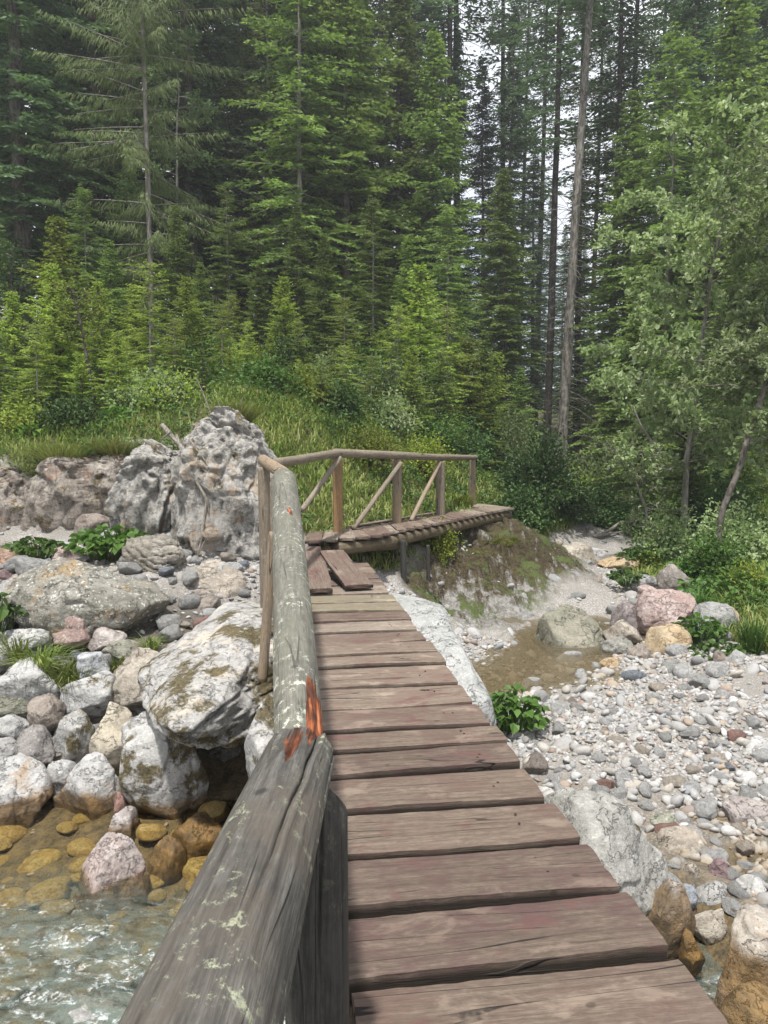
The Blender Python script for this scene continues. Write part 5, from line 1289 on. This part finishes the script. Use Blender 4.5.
broadleaf('alder_sapling', 'drooping leafy branch tree left of the large alder', bB, [(0, 0, -.1), (-0.05, 0, 1.2), (-0.35, -.1, 2.1), (-.95, -.2, 2.5)], 0.035, 0.01, 26, 1.3, 0.07, 54, L_alder, B_pale, start=0.3, nleaf=12, twig=0.4)
# crooked dark little tree on the left
bC = at(24, 14.2)
broadleaf('small_tree', 'crooked dark stemmed little tree near the left edge', bC, [(0, 0, -.1), (0.1, 0, 0.5), (0.45, 0, 1.0), (0.9, 0, 1.5)], 0.035, 0.01, 14, 0.9, 0.06, 55, L_young, B_dark, start=0.3, nleaf=8, twig=0.3)
bC = at(98, 13.8)
broadleaf('small_tree', 'thin dark leaning stem among the saplings on the left bank', bC, [(0, 0, -.1), (-0.08, 0, 0.8), (-0.22, 0, 1.6), (-.35, 0, 2.3)], 0.045, 0.012, 20, 0.9, 0.055, 56, L_young, B_dark, start=0.5, nleaf=9, twig=0.3)
bC = at(20, 17)
broadleaf('small_tree', 'light green leafy young tree at the left picture edge', bC, [(0, 0, -.1), (0.05, 0, 1.2), (0.0, 0, 2.6), (0.1, 0, 3.4)], 0.04, 0.01, 30, 1.3, 0.07, 57, L_herb, B_spruce, start=0.2, nleaf=12, twig=0.4)
bC = at(178, 23)
broadleaf('rowan_tree', 'pale leaved broadleaf tree in front of the dark spruces at upper left', bC, [(0, 0, -.1), (0.1, 0, 3), (0.2, 0, 6), (0.3, 0, 8.4)], 0.08, 0.015, 34, 2.4, 0.10, 58, L_larch, B_pale, start=0.45, nleaf=11, twig=0.6)

# shrubs: a mound of leafy twigs
def shrub(name, label, px, d, w, h, seed, mleaf, leafL=0.07, n=60, nleaf=16, dep=None, cat='bush', dz=0.0, group=None):
    r_ = np.random.default_rng(seed); b = at(px, d); b[2] += dz
    root = thing(name, label, cat, b, group); dep = dep or w
    paths, radii, LP, LD, LN = [], [], [], [], []
    for i in range(n):
        az = r_.uniform(0, 6.28); el = math.asin(r_.uniform(0.02, 1.0)); rr = r_.uniform(0.55, 1.05)
        e = np.array([math.cos(az) * math.cos(el) * w / 2, math.sin(az) * math.cos(el) * dep / 2, math.sin(el) * h]) * rr
        s0 = np.array([r_.normal() * w * .06, r_.normal() * dep * .06, -0.05]); mid = s0 * 0.5 + e * 0.5 + np.array([0, 0, 0.12 * h]) + r_.normal(size=3) * 0.04
        paths.append(np.stack([s0, mid, e])); radii.append(np.array([0.014, 0.008, 0.003]) * (0.6 + h * 0.3))
        k = nleaf * 3; u = r_.uniform(0.45, 1.0, k)[:, None]
        p = np.where(u < .5, s0 + (mid - s0) * u * 2, mid + (e - mid) * (u - .5) * 2) + r_.normal(size=(k, 3)) * 0.10 * min(1.3, w)
        LP.append(p); LD.append(nrm(e * 0.8 + r_.normal(size=(k, 3)) * 0.7 + np.array([0, 0, -0.1]))); LN.append(nrm(r_.normal(size=(k, 3)) * 0.5 + e * 0.4 + np.array([0, 0, 0.9])))
    V, Fc = tube_np(paths, radii, 4); part('stem', mesh_np('stem', V, [Fc], True), B_spruce, root)
    LP, LD, LN = map(np.concatenate, (LP, LD, LN)); m = LP[:, 2] > -0.1; LP, LD, LN = LP[m], LD[m], LN[m]
    ll = leafL * r_.uniform(0.6, 1.3, len(LP)); V, Fc = leaves(LP, LD, LN, ll, ll * 0.6)
    part('foliage', mesh_np('foliage', V, [Fc], False), mleaf, root)
    return root
shrub('bush', 'dark green dense round bush beyond the end of the walkway', 542, 17.0, 2.3, 1.75, 61, L_shrub, 0.085, 110, 20)
shrub('bush', 'glossy low bush touching the walkway end under the round bush', 520, 15.9, 1.5, 0.85, 62, L_shrub, 0.08, 60, 18)
shrub('bush', 'bushy dark shrub hanging over the far stream bed', 588, 18.5, 1.8, 1.1, 63, L_shrub, 0.085, 70, 18)
shrub('bush', 'light green leafy shrub behind the end post of the railing', 505, 20.5, 2.4, 2.3, 64, L_alder, 0.08, 90, 16)
shrub('bush', 'yellow green bush between the first two railing posts', 370, 13.4, 1.3, 0.75, 65, L_yellow, 0.05, 60, 16)
shrub('bush', 'bright yellow green bush between the second and third railing posts', 422, 14.6, 1.2, 0.8, 66, L_yellow, 0.05, 60, 16)
shrub('bush', 'pale leaved willow shrub on the mound behind the weeping sapling', 395, 17.0, 2.0, 1.7, 67, L_larch, 0.06, 80, 14)
shrub('bush', 'grey green willow bush at the right bank under the alder', 668, 14.8, 1.6, 1.25, 68, L_alder, 0.07, 70, 14)
shrub('bush', 'tangled green shrub at the right edge below the leaning trunk', 740, 13.0, 1.9, 1.2, 69, L_alder, 0.07, 80, 14)
shrub('bush', 'yellow leaved weed bush at the foot of the right bank', 655, 14.3, 0.5, 0.55, 70, L_yellow, 0.06, 22, 10)
shrub('bush', 'small bush with yellow leaves near the right picture edge', 748, 11.2, 0.7, 0.5, 71, L_yellow, 0.055, 26, 10)
shrub('bush', 'low dark bush under the far alder sapling', 630, 18.0, 1.8, 1.1, 72, L_shrub, 0.075, 60, 14)
shrub('bush', 'broad dark bush in the shade at the right forest edge', 720, 17.0, 2.8, 1.5, 73, L_shrub, 0.08, 90, 14)
shrub('bush', 'small green bush hanging below the walkway between its supports', 436, 11.9, 0.8, 0.6, 74, L_yellow, 0.045, 50, 12)
shrub('bush', 'green bush tufts behind the stout crag', 175, 13.0, 1.2, 0.7, 75, L_young, 0.05, 50, 12)
shrub('bush', 'dark green bush at the forest edge behind the third railing post', 462, 18.5, 2.0, 1.2, 76, L_shrub, 0.07, 70, 14)
shrub('bush', 'dense low bush beside the driftwood at the head of the stream bed', 572, 17.4, 1.3, 0.7, 78, L_shrub, 0.075, 60, 16)
shrub('bush', 'leafy bush in front of the forest right of the leaning grey trunk', 600, 22, 3.0, 2.0, 77, L_alder, 0.085, 90, 14)

# broad-leaved ground plants
def herb(label, px, py, w, h, n, leafL, seed, d=None, mleaf=None, name='leafy_plant', dz=0.0):
    r_ = np.random.default_rng(seed); b = hit(px, py) if d is None else P(px, py, d); b = b.copy(); b[2] += dz
    root = thing(name, label, 'plant', b)
    a = r_.uniform(0, 6.28, n); rr = np.sqrt(r_.random(n)) * w / 2
    tip = np.c_[np.cos(a) * rr, np.sin(a) * rr * 0.8, h * (1 - 0.5 * (rr / (w / 2)) ** 2) * r_.uniform(0.45, 1.05, n)]
    s0 = tip * (0.35, 0.35, 0) + np.array([0, 0, -0.06])
    V, Fc = tube_np([np.stack([s0[i], (s0[i] + tip[i]) / 2 + (0, 0, h * .1), tip[i]]) for i in range(n)], [np.array([.004, .0035, .003])] * n, 4)
    part('stem', mesh_np('stem', V, [Fc], True), mleaf or L_herb, root)
    dirv = nrm(np.c_[np.cos(a), np.sin(a), r_.uniform(-.5, .2, n)] + r_.normal(size=(n, 3)) * 0.35); nv = nrm(r_.normal(size=(n, 3)) * 0.35 + np.array([0, 0, 1.0]))
    ll = leafL * r_.uniform(0.6, 1.25, n); V, Fc = leaves(tip - dirv * ll[:, None] * 0.2, dirv, nv, ll, ll * 0.9)
    part('foliage', mesh_np('foliage', V, [Fc], False), mleaf or L_herb, root)
herb('bright green broad leaved plant in front of the stout crag', 112, 556, 1.05, 0.36, 230, 0.12, 81, d=9.3)
herb('broad leaved plant left of the pink slab on the left bank', 36, 558, 0.75, 0.26, 140, 0.11, 82, d=9.4)
herb('green leafy plant growing beside the right edge of the bridge deck', 514, 728, 0.52, 0.34, 150, 0.085, 83, d=6.3)
herb('low green plant on the stones behind the salmon pink boulder', 628, 583, 0.65, 0.25, 110, 0.09, 84, d=12.3)
herb('leafy plant under the flat grey slab on the right', 700, 640, 0.6, 0.3, 120, 0.085, 85, d=9.0)
herb('leafy plant right of the ochre boulder', 722, 668, 0.7, 0.34, 150, 0.085, 86, d=8.4)
herb('tiny green plant on the gravel bar near the right edge', 738, 716, 0.3, 0.09, 40, 0.05, 87, d=6.7)
herb('patch of leaves at the left picture edge beside the speckled boulder', -4, 630, 0.5, 0.35, 60, 0.11, 88, d=7.0)
herb('leafy green clump in the far part of the stream bed', 640, 562, 0.9, 0.3, 120, 0.1, 89, d=14.5)
herb('wide patch of leafy weeds on the right bank', 735, 600, 1.6, 0.4, 320, 0.09, 90, d=11)
herb('big leaved plant in front of the young spruces on the left bank', 120, 425, 0.5, 0.35, 40, 0.16, 91, d=13)
herb('leafy weeds beside the humped grey brown boulder', 705, 575, 1.2, 0.3, 220, 0.085, 92, d=12.4)

def tuft(label, px, py, d, w, h, n, seed, mleaf=None, bw=0.006, dz=0):
    r_ = np.random.default_rng(seed); b = P(px, py, d)
    a = r_.uniform(0, 6.28, n); rr = r_.random(n) ** 0.7 * w / 2; hh = h * r_.uniform(0.5, 1.1, n)
    p0 = np.c_[np.cos(a) * rr * .4, np.sin(a) * rr * .4, np.zeros(n) - 0.04]; out = np.c_[np.cos(a), np.sin(a), a * 0]
    p1 = p0 + out * (rr * 0.5)[:, None] + np.c_[a * 0, a * 0, hh * 0.7]; p2 = p0 + out * (rr * 1.3)[:, None] + np.c_[a * 0, a * 0, hh * r_.uniform(.6, 1, n)]
    sd = np.c_[-np.sin(a), np.cos(a), a * 0] * bw
    V = np.stack([p0 - sd, p0 + sd, p1 + sd * .8, p1 - sd * .8, p2], 1).reshape(-1, 3); i = np.arange(n)[:, None] * 5
    o = link('grass_tuft', mesh_np('grass_tuft', V, [i + np.array([0, 1, 2, 3]), i + np.array([3, 2, 4])], False), mleaf or L_grass, None, (b[0], b[1], b[2] + dz)); tag(o, label, 'grass')
tuft('grass tuft with dry blades between the stones left of the beige boulder', 70, 690, 6.5, 0.55, 0.34, 260, 1)
tuft('smaller grass tuft beside the blue grey stone on the left bank', 38, 668, 6.7, 0.6, 0.28, 220, 2)
tuft('fresh grass tuft on the right of the pale pink angular stone', 118, 672, 6.7, 0.35, 0.22, 110, 3)
tuft('tall bright grass clump near the right picture edge', 752, 652, 8.4, 0.5, 0.50, 260, 4, L_herb)
tuft('yellow green grass clump behind the last railing posts', 462, 510, 14.3, 0.6, 0.40, 320, 5, L_yellow)
tuft('little grass tuft hanging on the rock beside the tan rounded stone', 141, 545, 9.9, 0.3, 0.28, 110, 6)
tuft('grass hanging over the top of the jagged crag', 238, 420, 10.6, 1.1, 0.35, 420, 7)

# grass and undergrowth as stuff
def scatter_grass():
    r_ = np.random.default_rng(12)
    N = 330000
    Y = 8 + 22 * r_.random(N) ** 1.2; X = Y * r_.uniform(-0.66, 0.66, N)
    clump = fbm(np.stack([X, Y, X * 0], -1) * 1.3, 3, 77)
    e = 0.05
    sl = np.hypot(terr(X[:60000] * 0, Y[:60000]) * 0, 0) if False else None
    k = (veg(X, Y) > 0.5) & (r_.random(N) < 0.62 + 0.8 * clump)
    X, Y = X[k], Y[k]; Z = terr(X, Y)
    gx = (terr(X + e, Y) - Z) / e; gy = (terr(X, Y + e) - Z) / e
    k = np.hypot(gx, gy) < 2.2; X, Y, Z = X[k], Y[k], Z[k] + ground_detail(X[k], Y[k])
    n = len(X); hh = r_.uniform(0.06, 0.22, n) * np.where(Y > 20, 1.4, 1.0); a = r_.uniform(0, 6.28, n)
    shade = sstep(14, 24, Y) * 0.4; hh = hh * (1 - shade)
    p0 = np.c_[X, Y, Z - 0.02]; out = np.c_[np.cos(a), np.sin(a), a * 0]; w = 0.005 + 0.0006 * Y
    p1 = p0 + out * (hh * .15)[:, None] + np.c_[a * 0, a * 0, hh * .6]; p2 = p0 + out * (hh * r_.uniform(.2, .9, n))[:, None] + np.c_[a * 0, a * 0, hh]
    sd = np.c_[-np.sin(a), np.cos(a), a * 0] * w[:, None]
    V = np.stack([p0 - sd, p0 + sd, p1 + sd * .8, p1 - sd * .8, p2], 1).reshape(-1, 3); i = np.arange(n)[:, None] * 5
    o = link('bank_grass', mesh_np('bank_grass', V, [i + np.array([0, 1, 2, 3]), i + np.array([3, 2, 4])], False), L_grass); tag(o, 'short green grass on the banks and the mound', 'grass', kind='stuff')
scatter_grass()
def scatter_herbs(name, N, y0, y1, seed, hmin, hmax, leafL, mat, label, cat, thr):
    r_ = np.random.default_rng(seed)
    Y = y0 + (y1 - y0) * r_.random(N) ** 1.1; X = Y * r_.uniform(-0.68, 0.68, N)
    cl = fbm(np.stack([X, Y, X * 0], -1) * 0.9, 3, seed)
    k = (veg(X, Y) > 0.6) & (cl > thr); X, Y, cl = X[k], Y[k], cl[k]; n = len(X)
    Z = terr(X, Y) + ground_detail(X, Y); H = (hmin + (hmax - hmin) * sstep(thr, 0.5, cl)) * r_.uniform(0.1, 1.0, n)
    p = np.c_[X, Y, Z + H]; a = r_.uniform(0, 6.28, n)
    dirv = nrm(np.c_[np.cos(a), np.sin(a), r_.uniform(-.4, .4, n)]); nv = nrm(r_.normal(size=(n, 3)) * 0.45 + np.array([0, 0, 1.0]))
    ll = leafL * r_.uniform(.6, 1.4, n) * (0.7 + 0.02 * Y)
    V, Fc = leaves(p, dirv, nv, ll, ll * 0.6); o = link(name, mesh_np(name, V, [Fc], False), mat); tag(o, label, cat, kind='stuff')
scatter_herbs('undergrowth', 90000, 8, 34, 21, 0.1, 0.6, 0.075, L_shrub, 'leafy undergrowth under and in front of the trees', 'undergrowth', 0.0)
scatter_herbs('weeds', 50000, 8, 22, 22, 0.06, 0.35, 0.06, L_herb, 'light green weeds on the banks', 'weeds', 0.08)

# dead wood
def branch(name, label, polys, mat, cat='branch'):
    b = polys[0][0][0]; paths = [np.asarray(p) - b for p, r in polys]; radii = [np.linspace(r, r * 0.4, len(p)) for p, r in polys]
    sm = []
    for p in paths:
        u = np.linspace(0, len(p) - 1, len(p) * 4); sm.append(np.stack([np.interp(u, range(len(p)), p[:, c]) for c in range(3)], 1) + 0.02 * fbm(np.c_[u, u * 0, u * 0] + 3, 2, 3)[:, None])
    radii = [np.linspace(r[0], r[-1], len(s)) for r, s in zip(radii, sm)]
    V, Fc = tube_np(sm, radii, 7); o = link(name, mesh_np(name, V, [Fc], True), mat, None, b); tag(o, label, cat)
branch('dead_branch', 'bleached dead branch hanging over the dark cleft between the crags', [([P(161, 426, 9.6), P(185, 452, 9.4), P(212, 478, 9.3)], 0.035), ([P(175, 436, 9.5), P(188, 470, 9.3), P(206, 498, 9.2), P(203, 530, 9.15), P(197, 566, 9.1)], 0.025),
        ([P(188, 440, 9.4), P(205, 462, 9.3), P(211, 480, 9.3)], 0.015), ([P(170, 432, 9.5), P(160, 440, 9.5)], 0.012), ([P(206, 498, 9.2), P(210, 530, 9.2), P(200, 550, 9.1)], 0.012)], B_dead)
branch('driftwood', 'grey driftwood branch lying across the far stream bed', [([P(576, 538, 17), P(600, 536, 17), P(613, 528, 17.2), P(620, 522, 17.4)], 0.06), ([P(600, 536, 17), P(622, 532, 17.2)], 0.035)], B_dead, 'driftwood')
branch('dead_branch', 'thin pale bare branch sticking up beside the large alder', [([P(660, 455, 15), P(640, 425, 15), P(632, 405, 15)], 0.03)], B_pale)
branch('dead_branch', 'pair of bare twigs rising behind the jagged crag', [([P(212, 420, 12), P(203, 395, 12), P(196, 378, 12)], 0.018), ([P(222, 418, 12), P(217, 400, 12)], 0.012), ([P(236, 415, 12), P(243, 396, 12)], 0.012)], B_dead)
branch('driftwood', 'twigs and bark washed up on the beige boulder', [([P(136, 697, 5.9), P(148, 685, 5.95), P(160, 668, 6.0)], 0.012), ([P(131, 700, 5.9), P(146, 694, 5.9)], 0.01), ([P(142, 700, 5.9), P(150, 672, 6)], 0.008)], B_dead, 'driftwood')
branch('driftwood', 'bleached log lying at the foot of the far left rock wall', [([P(-20, 545, 9.9), P(30, 547, 9.9), P(78, 553, 9.8)], 0.06)], B_dead, 'driftwood')

shrub('bush', 'bush hiding the foot of the leaning trunk at the right edge', 716, 12.1, 1.1, 0.85, 79, L_herb, 0.07, 60, 14)
def more_edge():
    ge = 'bushes along the forest edge'
    r_ = np.random.default_rng(44)
    mats = [L_young, L_shrub, L_alder, L_herb]
    for i, (px, d, w_, h_) in enumerate([(20, 13.0, 1.3, .55), (75, 13.0, 1.2, .5), (165, 13.2, 1.2, .6), (268, 13.8, 1.2, .6), (305, 14.2, 1.2, .6), (335, 14.4, 1.1, .5), (385, 15.4, 1.5, .7), (430, 16.6, 1.6, .8), (10, 14.6, 1.3, .7), (60, 14.2, 1.2, .6), (140, 13.8, 1.2, .6), (195, 14.2, 1.3, .8), (240, 15.5, 1.6, .9), (285, 16, 1.8, 1.2), (335, 16.5, 1.7, 1.1), (365, 17.5, 2, 1.5), (420, 18.5, 2, 1.3), (450, 20, 2.2, 1.6), (480, 22, 2.4, 1.8), (530, 23, 2.6, 2.0), (560, 21, 2.2, 1.5), (-40, 14.5, 1.5, 1.1), (100, 16, 1.6, 1.0), (215, 17, 1.6, 1.2)]):
        shrub('bush', 'bush among the low growth along the forest edge behind the mound', px, d, w_, h_, 200 + i, mats[i % 4], 0.07, 55, 12, group=ge)['group'] = ge
more_edge()
tuft('grass tuft between boulders at the left edge of the pile', 18, 652, 6.8, 0.5, 0.26, 160, 11)
tuft('grass tuft right of the huge speckled boulder', 150, 648, 7.0, 0.3, 0.18, 90, 12)
tuft('long grass drooping over the left rock wall', 60, 458, 11.6, 1.6, 0.34, 480, 13)
tuft('long grass drooping over the rock wall beside the stout crag', 118, 452, 11.6, 1.2, 0.32, 380, 14)
tuft('grass growing at the right edge among the leafy weeds', 700, 612, 10.2, 0.6, 0.4, 240, 15, L_herb)
herb('ferny green plants hanging on the mossy bank under the walkway', 462, 590, 0.9, 0.35, 150, 0.07, 93, d=12.0, mleaf=L_yellow)
herb('dark leafy plants at the foot of the walkway supports', 415, 610, 0.7, 0.3, 120, 0.07, 94, d=10.6, mleaf=L_shrub)
herb('broad leaves growing on the rim of the left bank', 40, 440, 0.9, 0.3, 90, 0.12, 95, d=12.8)

tuft('yellowish grass hanging on the upper mossy bank', 500, 545, 13.0, 0.8, 0.25, 260, 16, L_yellow)
tuft('small green grass tuft halfway down the mossy bank', 540, 562, 13.1, 0.5, 0.2, 160, 17)
tuft('green grass tuft under the middle of the walkway', 475, 560, 12.6, 0.8, 0.3, 300, 18, L_yellow)
# the damp air of the gorge
def haze():
    x0, x1, y0, y1, z0, z1 = -215, 215, -75, 285, -4.0, 62.0
    V = [(x, y, z) for z in (z0, z1) for (x, y) in ((x0, y0), (x1, y0), (x1, y1), (x0, y1))]
    Fq = [(0, 3, 2, 1), (4, 5, 6, 7), (0, 1, 5, 4), (1, 2, 6, 5), (2, 3, 7, 6), (3, 0, 4, 7)]
    me = mesh_np('haze', V, [np.array(Fq)], False)
    t = NT('haze'); pv = t.n('ShaderNodeVolumePrincipled'); pv.inputs['Color'].default_value = (0.93, 0.96, 1.0, 1); pv.inputs['Density'].default_value = 0.0016; pv.inputs['Anisotropy'].default_value = 0.3
    t.l(pv.outputs[0], t.out.inputs[1])
    tag(link('haze', me, t.m), 'thin pale air between the trees', 'haze', kind='stuff')
haze()

# ------------------------------------------------------------------ light, sky
sun_dir = nrm(np.array([-0.10, -0.30, 0.94]))
sd_ = bpy.data.lights.new('sun', 'SUN'); so = bpy.data.objects.new('sun', sd_); COL.objects.link(so)
sd_.energy = 4.9; sd_.angle = R(3.0); sd_.color = (1.0, 0.965, 0.91)
so.rotation_euler = Vector(-Vector(sun_dir)).to_track_quat('-Z', 'Y').to_euler()
so.location = (-5, 5, 20)
w = bpy.data.worlds.new('World'); SC.world = w; w.use_nodes = True
nt = w.node_tree; bg = nt.nodes['Background']
sky = nt.nodes.new('ShaderNodeTexSky'); sky.sky_type = 'NISHITA'; sky.sun_disc = False
sky.sun_elevation = math.asin(sun_dir[2]); sky.sun_rotation = math.atan2(sun_dir[0], sun_dir[1])
tcw = nt.nodes.new('ShaderNodeTexCoord'); nz = nt.nodes.new('ShaderNodeTexNoise'); nz.inputs['Scale'].default_value = 2.2; nz.inputs['Detail'].default_value = 6
nt.links.new(tcw.outputs['Generated'], nz.inputs['Vector'])
mr = nt.nodes.new('ShaderNodeMapRange'); mr.inputs[1].default_value = 0.30; mr.inputs[2].default_value = 0.55; nt.links.new(nz.outputs['Fac'], mr.inputs[0])
mxw = nt.nodes.new('ShaderNodeMix'); mxw.data_type = 'RGBA'
nt.links.new(mr.outputs[0], mxw.inputs[0]); nt.links.new(sky.outputs[0], mxw.inputs[6]); mxw.inputs[7].default_value = (10.0, 10.2, 10.8, 1)
nt.links.new(mxw.outputs[2], bg.inputs['Color']); bg.inputs['Strength'].default_value = 0.10

SC.view_settings.view_transform = 'Standard'; SC.view_settings.look = 'None'
SC.view_settings.exposure = 0.5; SC.view_settings.gamma = 1.0
SC.render.engine = 'CYCLES'
SC.render.resolution_x = 768; SC.render.resolution_y = 1024
SC.cycles.max_bounces = 5; SC.cycles.volume_bounces = 0; SC.cycles.diffuse_bounces = 3; SC.cycles.glossy_bounces = 2; SC.cycles.transparent_max_bounces = 12
